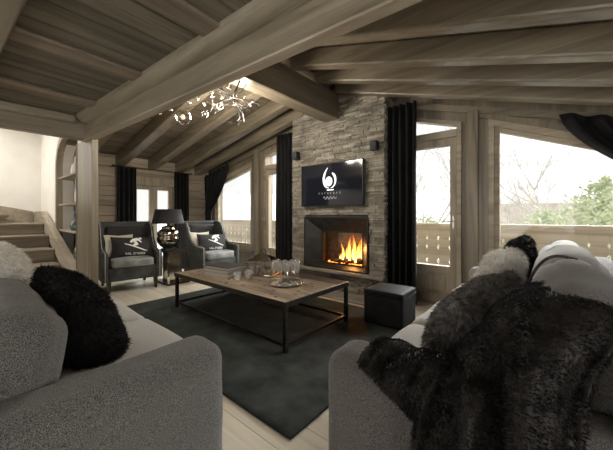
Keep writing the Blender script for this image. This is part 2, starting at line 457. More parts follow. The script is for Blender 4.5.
mb.verts([(-7.2, 1.14, zl(-7.2) + RB + .03), (-2.5, 1.14, zl(-2.5) + RB + .03), (-2.5, YG + .9, zl(-2.5) + RB + .03), (-7.2, YG + .9, zl(-7.2) + RB + .03),
          (-7.2, 1.14, zl(-7.2) + RB + .2), (-2.5, 1.14, zl(-2.5) + RB + .25), (-2.5, YG + .9, zl(-2.5) + RB + .25), (-7.2, YG + .9, zl(-7.2) + RB + .2)],
         [(0, 3, 2, 1), (4, 5, 6, 7), (0, 1, 5, 4), (1, 2, 6, 5), (2, 3, 7, 6), (3, 0, 4, 7)])
mb.verts([(-2.5, YB - .1, zr(-2.5) + RB + .03), (2.6, YB - .1, zr(2.6) + RB + .03), (2.6, YG + .9, zr(2.6) + RB + .03), (-2.5, YG + .9, zr(-2.5) + RB + .03),
          (-2.5, YB - .1, zr(-2.5) + RB + .25), (2.6, YB - .1, zr(2.6) + RB + .2), (2.6, YG + .9, zr(2.6) + RB + .2), (-2.5, YG + .9, zr(-2.5) + RB + .25)],
         [(0, 3, 2, 1), (4, 5, 6, 7), (0, 1, 5, 4), (1, 2, 6, 5), (2, 3, 7, 6), (3, 0, 4, 7)])
struct('trim_2', mb, 'wood_x')

# ridge beam
mb = MB(); mb.box(-2.65, -2.4, YB, 3.6, 2.57, 2.93, bevel=.012)
rb = struct('trim_3', mb, 'wood_y')
# rafters
def rafter(x0, x1, fz, yc, w, h, n):
    mb = MB()
    pts = [(x0, fz(x0)), (x1, fz(x1)), (x1, fz(x1) + h), (x0, fz(x0) + h)]
    mb.prism(pts, 'xz', yc - w / 2, yc + w / 2, bevel=.018)
    struct('trim_%d' % n, mb, 'wood_x')
n = 4
for yc in (3.66, 3.20, 2.62, 2.02, 1.42):
    rafter(-6.6, -2.66, zl, yc, .16, RB - .002, n); n += 1
for yc in (3.55, 3.07, 2.60, 2.06, 1.50):
    rafter(-2.39, XR + .1, zr, yc, .13, RB - .002, n); n += 1

# ---- gable wall (fireplace wall) with sloping-headed openings
def gtop(x): return (zl(x) if x < -2.5 else zr(x)) + RB + .02
OP = [('W', -6.2, -4.78, .42, lambda x: 2.27 + .24 * (x + 4.8)),
      ('D', -4.42, -3.45, .0, lambda x: zl(x) - .16),
      ('D', -1.76, -.83, .0, lambda x: zr(x) - .17),
      ('W', -.545, 1.45, .40, lambda x: 2.205 - .40 * (x + .407))]
TH = .22
mb = MB()
def wall_poly(mb, pts): mb.prism(pts, 'xz', YG, YG + TH)
edges = [XE] + [v for o in OP for v in (o[1], o[2])] + [XR]
for i in range(0, len(edges), 2):
    a, b = edges[i], edges[i + 1]
    if a < -2.5 < b: pts = [(a, 0), (b, 0), (b, gtop(b)), (-2.5, gtop(-2.501)), (a, gtop(a))]
    else: pts = [(a, 0), (b, 0), (b, gtop(b)), (a, gtop(a))]
    wall_poly(mb, pts)
for kd, a, b, s, tp in OP:
    if s > 0: wall_poly(mb, [(a, 0), (b, 0), (b, s), (a, s)])
    wall_poly(mb, [(a, tp(a)), (b, tp(b)), (b, gtop(b)), (a, gtop(a))])
struct('wall_gable', mb, 'wood_z')

def slopebar(mb, a, b, f, dz0, dz1, y0, y1): mb.prism([(a, f(a) + dz0), (b, f(b) + dz0), (b, f(b) + dz1), (a, f(a) + dz1)], 'xz', y0, y1)
def vbar(mb, a, b, z0, f, dz, y0, y1): mb.prism([(a, z0), (b, z0), (b, f(b) + dz), (a, f(a) + dz)], 'xz', y0, y1)
def pane(mb, a, b, z0, fa, fb, y): mb.prism([(a, z0), (b, z0), (b, fb), (a, fa)], 'xz', y, y + .006)

wn = 1; dn = 1
for kd, a, b, s, tp in OP:
    y0, y1 = YG - .03, YG + .10
    ht = (lambda x, tp=tp: tp(x))
    if kd == 'W':
        mb = MB(); fw = .055
        vbar(mb, a, a + fw, s, ht, 0, y0, y1); vbar(mb, b - fw, b, s, ht, 0, y0, y1)
        slopebar(mb, a + fw, b - fw, ht, -.07, 0, y0, y1); mb.box(a + fw, b - fw, y0, y1, s, s + .07)
        # inner sash
        vbar(mb, a + fw, a + fw + .05, s + .07, ht, -.07, y0 + .04, y1 - .02); vbar(mb, b - fw - .05, b - fw, s + .07, ht, -.07, y0 + .04, y1 - .02)
        slopebar(mb, a + fw + .05, b - fw - .05, ht, -.12, -.07, y0 + .04, y1 - .02); mb.box(a + fw + .05, b - fw - .05, y0 + .04, y1 - .02, s + .07, s + .12)
        w = struct('window_%d' % wn, mb, 'pale_x'); wn += 1
        mb = MB(); g = fw + .05; pane(mb, a + g, b - g, s + .12, tp(a + g) - .12, tp(b - g) - .12, YG + .035)
        mb.build('pane', 'pane', w)
        mb = MB(); mb.box(a - .05, b + .05, YG - .09, YG, s - .04, s, bevel=.006); mb.build('window_sill', 'pale_x', w)
        mb = MB()   # casing boards around the opening
        cw = .10
        mb.prism([(a - cw, s), (a, s), (a, tp(a)), (a - cw, tp(a))], 'xz', YG - .035, YG)
        mb.prism([(b, s), (b + cw, s), (b + cw, tp(b)), (b, tp(b))], 'xz', YG - .035, YG)
        slopebar(mb, a - cw, b + cw, ht, 0, .07, YG - .035, YG)
        mb.build('window_casing', 'wood_z', w)
    else:
        HD = 2.12 if a > -2.5 else 2.05
        mb = MB(); fw = .05
        vbar(mb, a, a + fw, 0, ht, 0, y0, y1); vbar(mb, b - fw, b, 0, ht, 0, y0, y1)
        slopebar(mb, a + fw, b - fw, ht, -.05, 0, y0, y1); mb.box(a + fw, b - fw, y0 - .01, y1, HD, HD + .09); mb.box(a, b, y0, y1 + .03, 0, .03)
        d = struct('door_%d' % dn, mb, 'pale_x'); dn += 1
        mb = MB(); pane(mb, a + fw, b - fw, HD + .09, tp(a + fw) - .05, tp(b - fw) - .05, YG + .035); mb.build('transom_pane', 'pane', d)
        la, lb = a + fw + .004, b - fw - .004
        mb = MB(); st = .075
        ya, yb = y0 + .015, y1 - .03
        mb.box(la, la + st, ya, yb, .035, HD - .004, bevel=.005); mb.box(lb - st, lb, ya, yb, .035, HD - .004, bevel=.005)
        mb.box(la + st, lb - st, ya, yb, HD - .094, HD - .004); mb.box(la + st, lb - st, ya, yb, .035, .13); mb.box(la + st, lb - st, ya, yb, .42, .50)
        mb.box(la + st, lb - st, ya + .03, yb - .02, .13, .42)
        mb.box(la + st + .06, lb - st - .06, ya + .015, ya + .03, .18, .37, bevel=.006)
        leaf = mb.build('door_leaf', 'pale_z', d)
        mb = MB(); pane(mb, la + st, lb - st, .50, HD - .094, HD - .094, YG + .035); mb.build('pane', 'pane', leaf)
        hx = (lb - .035) if a > -2.5 else (la + .035)
        mb = MB(); mb.box(hx - .012, hx + .012, ya - .008, ya, .98, 1.14, bevel=.003); mb.tube([(hx, ya, 1.07), (hx, ya - .045, 1.07), (hx - .02, ya - .05, 1.07), (hx - .11, ya - .05, 1.07)], .008)
        mb.build('door_handle', 'steel', leaf)

# posts between door and window (boxed timber) on both sides
for i, (a, b) in enumerate(((-4.66, -4.52), (-.76, -.64))):
    mb = MB(); mb.box(a, b, YG - .09, YG, 0, (zl(b) if a < -2.5 else zr(b)) - .02, bevel=.008); struct('trim_%d' % (20 + i), mb, 'wood_z')
# wall plate along the gable under the last rafter
for i, (a, b, f) in enumerate(((XE, -3.36, zl), (-1.66, XR, zr))):
    mb = MB(); slopebar(mb, a, b, f, -.06, .02, YG - .05, YG); struct('trim_%d' % (22 + i), mb, 'wood_x')

# ---- eave wall behind the armchairs, log boards with a glazed double door
def hboards(mb, plane, a, b, z0, z1, t0, t1, h=.19):
    z = z0
    while z < z1 - .01:
        zt = min(z + h, z1)
        if plane == 'yz': mb.box(t0, t1, a, b, z + .002, zt - .002, bevel=.008, seg=1)
        else: mb.box(a, b, t0, t1, z + .002, zt - .002, bevel=.008, seg=1)
        z += h
mb = MB(); ZE = zl(XE) + RB
DY0, DY1, DZ = 2.20, 3.12, 1.82
hboards(mb, 'yz', 1.32, DY0, 0, ZE, XE - .2, XE); hboards(mb, 'yz', DY1, YG, 0, ZE, XE - .2, XE); hboards(mb, 'yz', DY0, DY1, DZ, ZE, XE - .2, XE)
mb.box(XE - .19, XE - .05, 1.32, DY0 - .01, 0, ZE); mb.box(XE - .19, XE - .05, DY1 + .01, YG, 0, ZE); mb.box(XE - .19, XE - .05, DY0, DY1, DZ + .01, ZE)
struct('wall_eave', mb, wood('wall_log', 'y', (.22, .18, .13), (.33, .275, .205), (.42, .36, .28), island=.1))
mb = MB()
for a, b in ((DY0, DY0 + .05), (DY1 - .05, DY1)): mb.box(XE - .12, XE + .03, a, b, 0, DZ)
mb.box(XE - .12, XE + .03, DY0, DY1, DZ - .05, DZ); mb.box(XE - .12, XE + .03, DY0, DY1, 0, .04)
mb.box(XE - .02, XE + .025, DY0 - .08, DY1 + .08, DZ, DZ + .12)
d = struct('door_3', mb, 'pale_z')
ym = (DY0 + DY1) / 2
for a, b in ((DY0 + .054, ym - .002), (ym + .002, DY1 - .054)):
    mb = MB(); st = .08
    mb.box(XE - .08, XE - .02, a, a + st, .045, DZ - .055, bevel=.004); mb.box(XE - .08, XE - .02, b - st, b, .045, DZ - .055, bevel=.004)
    mb.box(XE - .08, XE - .02, a + st, b - st, DZ - .135, DZ - .055); mb.box(XE - .08, XE - .02, a + st, b - st, .045, .16)
    lf = mb.build('door_leaf', 'pale_z', d)
    mb = MB(); mb.box(XE - .055, XE - .049, a + st, b - st, .16, DZ - .135); mb.build('pane', 'pane', lf)

# ---- right wall and back wall, each with a big window (out of frame)
def zend(x): return (zl(x) if x < -2.5 else zr(x)) + RB
mb = MB()
hboards(mb, 'yz', YB, -1.6, 0, zend(XR), XR, XR + .2); hboards(mb, 'yz', .9, YG, 0, zend(XR), XR, XR + .2)
hboards(mb, 'yz', -1.6, .9, 0, .5, XR, XR + .2); mb.box(XR, XR + .2, -1.6, .9, 1.82, zend(XR))
struct('wall_right', mb, 'panel_x')
mb = MB(); mb.box(XR + .02, XR + .14, -1.6, -1.52, .5, 1.82); mb.box(XR + .02, XR + .14, .82, .9, .5, 1.82); mb.box(XR + .02, XR + .14, -1.6, .9, .5, .58); mb.box(XR + .02, XR + .14, -1.6, .9, 1.74, 1.82); mb.box(XR + .02, XR + .14, -.39, -.31, .5, 1.82)
w = struct('window_3', mb, 'pale_z')
mb = MB(); mb.box(XR + .07, XR + .076, -1.52, .82, .58, 1.74); mb.build('pane', 'pane', w)
mb = MB()
hboards(mb, 'xz', -4.2, -3.2, 0, 2.36, YB - .2, YB); hboards(mb, 'xz', .6, XR + .2, 0, 2.36, YB - .2, YB)
hboards(mb, 'xz', -3.2, .6, 0, .4, YB - .2, YB); mb.box(-3.2, .6, YB - .2, YB, 2.1, 2.36)
mb.prism([(-8.5, 2.36), (XR + .2, 2.36), (XR + .2, zend(XR + .2)), (-2.5, zend(-2.51) - .1), (-6.9, zend(-6.9)), (-8.5, zend(-6.9))], 'xz', YB - .2, YB)
struct('wall_back', mb, 'panel_x')
mb = MB()
for x in (-3.2, -1.34, .52): mb.box(x, x + .08, YB - .14, YB - .02, .4, 2.1)
mb.box(-3.2, .6, YB - .14, YB - .02, .4, .48); mb.box(-3.2, .6, YB - .14, YB - .02, 2.02, 2.1)
w = struct('window_4', mb, 'pale_x')
mb = MB(); mb.box(-3.12, .52, YB - .08, YB - .074, .48, 2.02); mb.build('pane', 'pane', w)

# ---- low boarded ceiling (mezzanine underside) nearer the camera
TILT = math.atan((1.256 - 1.054) / (4.18 - .475))
BM = Matrix.Translation((-4.18, 1.054, 0)) @ Matrix.Rotation(TILT, 4, 'Z')     # local x runs along the edge beam
def bbox(mb, x0, x1, y0, y1, z0, z1, bevel=0): return mb.box(x0, x1, y0, y1, z0, z1, bevel=bevel, mat=BM)
LBM = 6.4
ZP = 2.36
mb = MB(); x = -.38
while x < LBM:
    bbox(mb, x + .003, x + .127, -3.75, -.02, ZP, ZP + .03, bevel=.004); x += .13
struct('ceiling_low', mb, wood('low_ceiling_board', 'y', (.078, .067, .047), (.13, .112, .080), (.182, .160, .118), island=.2))
mb = MB(); bbox(mb, -.38, LBM, -3.75, .0, ZP + .035, ZP + .14); struct('trim_24', mb, 'wood_x')
mb = MB(); bbox(mb, -.38, LBM, -.045, .0, 2.09, ZP + .14, bevel=.006); struct('trim_25', mb, 'wood_x')
mb = MB(); bbox(mb, -.38, LBM, -.050, .03, 2.078, 2.094, bevel=.003); struct('trim_27', mb, 'pale_x')
mb = MB()   # round bead under the boards along the beam
prof = [(-.045, 2.275)] + [(-.045 - .11 * math.sin(t), 2.275 + .085 * (1 - math.cos(t))) for t in [PI / 2 * k / 18 for k in range(1, 19)]] + [(-.045, 2.36)]
vs = []
for (yy, zz) in prof: vs.append(BM @ Vector((-.2, yy, zz)))
for (yy, zz) in prof: vs.append(BM @ Vector((LBM, yy, zz)))
m_ = len(prof); mb.verts(vs, [tuple(range(m_)), tuple(range(2 * m_ - 1, m_ - 1, -1))] + [(i, i + m_, (i + 1) % m_ + m_, (i + 1) % m_) for i in range(m_)], False)
bmesh.ops.recalc_face_normals(mb.bm, faces=mb.bm.faces)
struct('trim_26', mb, 'wood_x')
# battens across the boards (along y) and the cross beams (along x)
for i, x in enumerate((.4, 1.44, 2.5, 3.54, 4.6)):
    mb = MB(); bbox(mb, x - .09, x + .09, -3.7, -.15, ZP - .03, ZP, bevel=.008); struct('trim_%d' % (30 + i), mb, 'boards_y')
for i, y in enumerate((-1.03, -2.4)):
    mb = MB(); bbox(mb, -.1, LBM, y - .09, y + .09, ZP - .09, ZP + .001, bevel=.015); struct('trim_%d' % (36 + i), mb, 'wood_x')
# beam along the stairwell edge
mb = MB(); mb.box(-4.57, -4.45, YB, 1.0, 2.09, 2.42, bevel=.012); mb.box(-4.45, -4.36, YB, .90, 2.25, 2.36, bevel=.03)
struct('trim_38', mb, 'wood_y')
# broad post carrying the corner
mb = MB(); mb.box(-5.0, -4.3, 1.03, 1.10, 0, 2.13, bevel=.006); mb.box(-5.01, -4.99, 1.02, 1.11, 0, 2.13)
struct('trim_39', mb, 'wood_z')

# ---- stairwell: white walls, niche, stairs
XS = -8.34
mb = MB()
NX0, NX1 = -6.62, -5.32
def wpoly(pts, y0=1.1, y1=1.32): mb.prism(pts, 'xz', y0, y1)
wpoly([(XS - .2, 0), (NX0, 0), (NX0, 3.4), (XS - .2, 3.4)]); wpoly([(NX1, 0), (-5.0, 0), (-5.0, 3.4), (NX1, 3.4)], 1.1, 1.14)
# arch over the niche
arch = [(NX0, 2.0)] + [(NX0 + .62 * (1 - math.cos(t)), 2.0 + .42 * math.sin(t)) for t in [PI / 2 * k / 8 for k in range(1, 9)]] + [(NX1, 2.42)]
wpoly(arch + [(NX1, 3.4), (NX0, 3.4)], 1.1, 1.3)
wpoly([(NX0, 0), (NX1, 0), (NX1, .42), (NX0, .42)]); wpoly([(-5.0, 2.14), (-4.2, 2.14), (-4.2, 3.4), (-5.0, 3.4)], 1.1, 1.14)
mb.box(-4.57, -4.47, YB, 1.1, 2.45, 3.4)
struct('wall_stair', mb, 'white_wall')
mb = MB(); mb.box(XS - .2, XS, YB, 1.32, 0, 3.4)
for k in range(8):      # softly curved corner
    pass
struct('wall_stair_far', mb, 'white_wall')
mb = MB(); mb.box(-8.5, -4.2, YB - .2, YB, 0, 3.4); struct('wall_stair_back', mb, 'white_wall')
mb = MB(); mb.box(-8.5, -4.2, YB - .2, 1.32, 3.4, 3.5)
struct('ceiling_stair', mb, 'white_wall')
mb = MB()   # niche box and its oak frame
mb.box(NX0 - .01, NX1, 1.325, 1.35, .42, 2.45); mb.box(NX1, NX1 + .02, 1.1, 1.35, .42, 2.42)
fr = 0.09
outer = [(NX0 - fr, .42)] + [(NX0 - fr, 2.0)] + [(NX0 - fr + (.62 + fr) * (1 - math.cos(t)), 2.0 + (.42 + fr) * math.sin(t)) for t in [PI / 2 * k / 8 for k in range(1, 9)]] + [(NX1, 2.42 + fr)]
inner = [(NX0 + .006, .42)] + [(NX0 + .006, 2.0)] + [(NX0 + .006 + .62 * (1 - math.cos(t)), 1.995 + .42 * math.sin(t)) for t in [PI / 2 * k / 8 for k in range(1, 9)]] + [(NX1, 2.415)]
for i in range(len(outer) - 1):
    mb.prism([outer[i], outer[i + 1], inner[i + 1], inner[i]], 'xz', 1.07, 1.16)
nf = struct('trim_40', mb, 'pale_z')
for z in (.53, .90, 1.34, 1.80):
    mb = MB(); mb.box(NX0, NX1, 1.10, 1.33, z - .03, z, bevel=.004); mb.build('shelf', 'pale_x', nf)
# stairs
treads = [(-5.30, .2), (-5.75, .4), (-6.20, .6), (-6.68, .8), (-7.15, 1.0)]
st = MB()
Y0, Y1 = -.35, .98
for i, (x, z) in enumerate(treads):
    xe = treads[i + 1][0] - .02 if i < 4 else -8.3
    st.box(xe - .02, x + .03, Y0, Y1, z - .045, z, bevel=.012); st.box(xe, x, Y0, Y1, z - .2, z - .045)
st.box(XS, -7.18, -.33, Y1 - .01, .0, .95)
for j in range(4):      # winders turning towards the upper flight
    z = 1.16 + .17 * j; st.box(XS + .01, -7.35, -1.6, .55 - .42 * j, z - .045, z, bevel=.01); st.box(XS + .01, -7.38, -1.6, .52 - .42 * j, z - .2, z - .045)
sr = struct('trim_41', st, 'stair_wood')
mb = MB(); mb.prism([(-7.55, .98), (-4.95, .1), (-4.95, .39), (-5.37, .53), (-7.5, 1.22), (-8.3, 1.22), (-8.3, .98)], 'xz', .985, 1.075, bevel=.008)
struct('trim_42', mb, 'pale_x')
mb = MB(); mb.prism([(.98, .95), (.98, 1.22), (.7, 1.29), (-.6, 1.56), (-1.6, 2.0), (-1.6, 1.6)], 'yz', XS, XS + .03); struct('trim_43', mb, 'pale_x')

# ---- chimney breast in stacked stone
CX0, CX1, CY = -3.34, -1.68, 3.62
FX0, FX1, FZ0, FZ1 = -3.05, -1.92, .34, 1.11
ctop = lambda x: (zl(x) if x < -2.5 else zr(x)) + RB - .01
mb = MB()
mb.prism([(CX0 + .02, 0), (FX0, 0), (FX0, ctop(FX0)), (CX0 + .02, ctop(CX0))], 'xz', CY + .03, YG)
mb.prism([(FX1, 0), (CX1 - .02, 0), (CX1 - .02, ctop(CX1)), (FX1, ctop(FX1))], 'xz', CY + .03, YG)
mb.box(FX0, FX1, CY + .03, YG, 0, FZ0); mb.prism([(FX0, FZ1), (FX1, FZ1), (FX1, ctop(FX1)), (-2.5, ctop(-2.51)), (FX0, ctop(FX0))], 'xz', CY + .03, YG)
ch = struct('wall_chimney', mb, 'mortar')
mb = MB(); z = 0; rs = random.Random(3)
while z < 3.05:
    h = rs.choice((.018, .024, .03, .036, .045)); x = CX0
    while x < CX1 - .005:
        w = rs.uniform(.07, .30); x1 = min(x + w, CX1)
        if CX1 - x1 < .05: x1 = CX1
        pro = rs.uniform(0, .022)
        zm = z + h
        segs = [(x, x1)]
        if zm > FZ0 - .005 and z < FZ1 + .005:
            segs = []
            if x < FX0: segs.append((x, min(x1, FX0)))
            if x1 > FX1: segs.append((max(x, FX1), x1))
        for a, b in segs:
            if b - a > .008 and zm < ctop((a + b) / 2) - .0:
                mb.box(a + .0015, b - .0015, CY - pro, CY + .05, z + .0012, zm - .0012, bevel=.0025, seg=1)
        x = x1
    for sx in (CX0, CX1):
        yy = CY + .0
        while yy < YG - .005:
            l = rs.uniform(.08, .2); y1 = min(yy + l, YG); pr = rs.uniform(0, .015)
            if z + h < ctop(sx):
                if sx == CX0: mb.box(sx - pr, sx + .03, yy + .001, y1 - .001, z + .001, z + h - .001)
                else: mb.box(sx - .03, sx + pr, yy + .001, y1 - .001, z + .001, z + h - .001)
            yy = y1
    z += h
mb.build('stone_cladding', 'stone', ch)
mb = MB(); mb.box(CX0 - .02, CX1 + .02, CY - .09, CY + .0, .285, .33, bevel=.008); mb.build('hearth_shelf', 'slab', ch)
mb = MB(); mb.box(CX0 - .05, CX1 + .05, 3.27, CY - .01, .0, .025, bevel=.005); struct('trim_44', mb, 'slab')

# ---- fireplace insert: splayed steel surround, firebox, glass, logs, flames
t = thing('fireplace', 'built-in fireplace with splayed black steel surround and burning logs in the stone chimney', 'fireplace', (-2.485, CY, .34))
fx, fz = (FX1 - FX0) / 2, FZ1 - FZ0
ix0, ix1, iz0, iz1, dp = -.33, .42, .05, .56, .14
mb = MB()
O = [(-fx, 0), (fx, 0), (fx, fz), (-fx, fz)]; I = [(ix0, iz0), (ix1, iz0), (ix1, iz1), (ix0, iz1)]
for i in range(4):
    j = (i + 1) % 4
    a, b, c, d_ = O[i], O[j], I[j], I[i]
    vs = [(a[0], -.03, a[1]), (b[0], -.03, b[1]), (c[0], dp - .03, c[1]), (d_[0], dp - .03, d_[1])]
    vs += [(p[0], p[1] + .012, p[2]) for p in vs]
    mb.verts(vs, [(0, 1, 2, 3), (7, 6, 5, 4), (0, 4, 5, 1), (1, 5, 6, 2), (2, 6, 7, 3), (3, 7, 4, 0)])
mb.build('surround', 'metal_hood', t)
mb = MB()
for a, b, c, d_ in ((-fx - .012, -fx + .01, 0, fz), (fx - .01, fx + .012, 0, fz), (-fx, fx, fz - .01, fz + .012), (-fx, fx, -.008, .012)): mb.box(a, b, -.035, .02, c, d_)
mb.build('frame', 'black', t)
mb = MB(); yb_ = .31
mb.box(ix0 - .06, ix1 + .03, dp, yb_, iz0 - .03, iz0); mb.box(ix0 - .06, ix1 + .03, dp, yb_, iz1, iz1 + .03)
mb.box(ix0 - .09, ix0 - .06, dp, yb_, iz0, iz1); mb.box(ix1 + .03, ix1 + .06, dp, yb_, iz0, iz1); mb.box(ix0 - .06, ix1 + .03, yb_ - .01, yb_ + .01, iz0, iz1)
mb.build('firebox', 'firebox', t)
mb = MB(); mb.box(ix0, ix0 + .018, dp - .03, dp - .01, iz0, iz1); mb.box(ix1 - .018, ix1, dp - .03, dp - .01, iz0, iz1); mb.box(ix0, ix1, dp - .03, dp - .01, iz1 - .018, iz1); mb.box(ix0, ix1, dp - .03, dp - .01, iz0, iz0 + .018)
gd = mb.build('glass_door', 'black', t)
mb = MB(); mb.box(ix0 + .018, ix1 - .018, dp - .022, dp - .017, iz0 + .018, iz1 - .018); mb.build('pane', 'fire_glass', gd)
def flame(cx, cy, z0, h, w, seed):
    mb = MB(); rr = random.Random(seed); ph = rr.uniform(0, 6)
    pts = []; rad = []
    for k in range(13):
        s = k / 12
        pts.append((cx + math.sin(ph + s * 5.5) * .022 * s + rr.uniform(-.003, .003) + .02 * s * math.sin(ph), cy + math.cos(ph + s * 4) * .012 * s, z0 + h * s))
        rad.append(max(.0012, w * (math.sin(PI * min(1, s * .8 + .12)) ** .8) * (1 - s) ** .75))
    mb.tube(pts, rad, n=10)
    for v in mb.bm.verts: v.co.y = cy + (v.co.y - cy) * .55
    return mb
for i, (x, y, h, w) in enumerate(((.02, .20, .30, .030), (.07, .24, .26, .035), (.13, .21, .40, .040), (.19, .25, .34, .045), (.23, .19, .44, .038), (.29, .22, .36, .045), (.33, .25, .47, .04), (.36, .20, .42, .032), (.16, .18, .20, .03), (.26, .17, .24, .035), (-.05, .24, .12, .02), (.37, .19, .18, .028))):
    flame(x, y, iz0 + .05, h, w, i + 2).build('flame', 'flame', t)
for i, (a, b, r_) in enumerate((((-.2, .20, .09), (.30, .24, .10), .035), ((.0, .26, .10), (.40, .18, .12), .04), ((.08, .18, .07), (.36, .22, .16), .03))):
    mb = MB(); A, B = Vector(a), Vector(b); mb.tube([A.lerp(B, k / 6) + Vector((0, 0, R.uniform(-.004, .004))) for k in range(7)], [r_ * R.uniform(.9, 1.1) for _ in range(7)], n=10); mb.build('log', 'log', t)
mb = MB()
for k in range(36):
    mb.box(-.012, .012, -.012, .012, -.01, .01, mat=Matrix.Translation((R.uniform(-.28, .38), R.uniform(.16, .27), iz0 + .012)) @ Euler((R.random() * 3, R.random() * 3, R.random() * 3)).to_matrix().to_4x4())
tag(mb.build('embers', 'ember', t), kind='stuff')
lt = bpy.data.lights.new('fire_light', 'POINT'); lt.energy = 9; lt.color = (1, .42, .12); lt.shadow_soft_size = .08
lo = bpy.data.objects.new('fire_light', lt); col.objects.link(lo); lo.location = (-2.33, 3.82, .62)

# ---- television
t = thing('television', 'flat black television with a white crescent logo above the fireplace', 'television', (-2.51, 3.60, 1.28))
mb = MB(); mb.box(-.56, .56, -.075, -.035, 0, .65, bevel=.006); mb.build('casing', 'black', t)
mb = MB(); mb.box(-.545, .545, -.079, -.0745, .018, .635); sc = mb.build('screen', 'screen', t)
mb = MB(); mb.box(-.2, .2, -.035, -.001, .15, .5); mb.build('wall_mount', 'iron', t)
mb = MB(); yy0, yy1 = -.0825, -.0785
def ell(cx, cz, rx, rz, rot=0, n=24):
    return [(cx + rx * math.cos(a) * math.cos(rot) - rz * math.sin(a) * math.sin(rot), cz + rx * math.cos(a) * math.sin(rot) + rz * math.sin(a) * math.cos(rot)) for a in [2 * PI * k / n for k in range(n)]]
mb.prism(ell(-.01, .37, .062, .072), 'xz', yy0, yy1)
def swoosh(mb, pts, ws):
    P = [Vector((p[0], p[1])) for p in pts]; L_, R_ = [], []
    for i, p in enumerate(P):
        d = (P[min(i + 1, len(P) - 1)] - P[max(i - 1, 0)]).normalized(); nn = Vector((-d.y, d.x))
        L_.append(p + nn * ws[i]); R_.append(p - nn * ws[i])
    for i in range(len(P) - 1):
        mb.prism([tuple(L_[i]), tuple(L_[i + 1]), tuple(R_[i + 1]), tuple(R_[i])], 'xz', yy0 - .0003, yy1)
a_ = [(-.03, .575), (-.065, .53), (-.09, .48), (-.105, .42), (-.10, .36), (-.08, .31), (-.045, .28), (0, .268)]
swoosh(mb, a_, [.002, .010, .015, .018, .018, .014, .008, .002])
b_ = [(.05, .49), (.085, .46), (.105, .42), (.108, .37), (.095, .32), (.065, .285), (.02, .268)]
swoosh(mb, b_, [.010, .018, .016, .013, .010, .007, .002])
mb.box(-.045, .075, yy0, yy1, .235, .25); mb.build('logo', 'logo', sc)
mb = MB()
for k in range(8):
    x = -.2 + k * .054
    mb = MB(); mb.prism([(x, .185), (x + .006, .185), (x + .018, .21), (x + .012, .21)], 'xz', yy0, yy1)
    if k % 2: mb.prism([(x + .002, .184), (x + .024, .184), (x + .024, .188), (x + .002, .188)], 'xz', yy0, yy1)
    mb.build('letter', 'logo_dim', sc)
mb = MB()
pts = [(-.11 + .24 * s, .125 + .022 * math.sin(s * 26) * (1 - .4 * s)) for s in [k / 40 for k in range(41)]]
swoosh(mb, pts, [.0032] * 41)
mb.build('lettering', 'logo_dim', sc)

# ---- speakers on the chimney
sp = thing('wall_speaker', 'small black speaker on the stone, right of the television near the long curtain', 'speaker', (-1.79, CY - .022, 2.01), 0, 'wall speakers')
mb = MB(); mb.box(-.05, .05, -.10, -.012, 0, .125, bevel=.008); mb.build('cabinet', 'black', sp)
mb = MB(); mb.box(-.042, .042, -.106, -.0995, .01, .115, bevel=.003); mb.build('grille', 'cushion_dark', sp)
mb = MB(); mb.box(-.02, .02, -.012, .02, .03, .09); mb.build('bracket', 'iron', sp)
copy_tree(sp, (-3.2, CY - .022, 2.06), 0, 'small black speaker on the stone, left of the television near the far curtain')
# ------------------------------------------------------------------ curtains
def curtain(label, x0, x1, yc, z0, ztop, folds, amp, along='x', seed=0, group=None):
    mb = MB(); w = x1 - x0
    def fn(u, v):
        z = ztop + (z0 - ztop) * v
        s = math.sin(u * folds * 2 * PI + .25 * math.sin(v * 3 + seed)); off = amp * s * (.75 + .25 * v)
        a = x0 + w * (u + .012 * math.sin(v * 5 + seed + u * 9))
        return (a, yc + off, z) if along == 'x' else (yc + off, a, z)
    mb.sheet(fn, folds * 12, 14, .006)
    o = thing('curtain', label, 'curtain', (0, 0, 0), 0, group)
    mb.build('drape', 'curtain', o)
    return o
def place_base(o, base):   # give the empty its own base point and keep the parts where they stand
    for c in [k for k in bpy.data.objects if k.parent == o]: c.data.transform(Matrix.Translation(-Vector(base)))
    o.location = base
c = curtain('long black velvet curtain hanging between the stone chimney and the right glass door', -1.74, -1.30, 3.72, .02, 2.60, 5, .045, group='straight hanging black curtains')
place_base(c, (-1.52, 3.72, .02))
c = curtain('long black velvet curtain hanging left of the stone chimney, beside the far glass door', -3.86, -3.41, 3.73, .02, 2.60, 5, .045, seed=2, group='straight hanging black curtains')
place_base(c, (-3.63, 3.73, .02))
c = curtain('black curtain panel behind the armchair nearest the wide post, left end of the rod', 1.93, 2.27, -6.38, .02, 2.09, 4, .04, 'y', 1, group='straight hanging black curtains')
place_base(c, (-6.38, 2.1, .02))
c = curtain('black curtain panel behind the table lamp, right end of the rod', 3.05, 3.38, -6.38, .02, 2.09, 4, .04, 'y', 3, group='straight hanging black curtains')
place_base(c, (-6.38, 3.2, .02))
t = thing('curtain_rod', 'thin dark curtain rod above the glazed door behind the armchairs', 'curtain rod', (-6.38, 2.65, 2.10))
mb = MB(); mb.tube([(0, -.78, 0), (0, .78, 0)], .009); mb.build('rod', 'iron', t)
for s in (-1, 1):
    mb = MB(); mb.ball((0, .79 * s, 0), .018, 10, 8); mb.build('finial', 'iron', t)
    mb = MB(); mb.box(-.12, 0, .74 * s - .008, .74 * s + .008, -.008, .008); mb.build('bracket', 'iron', t)
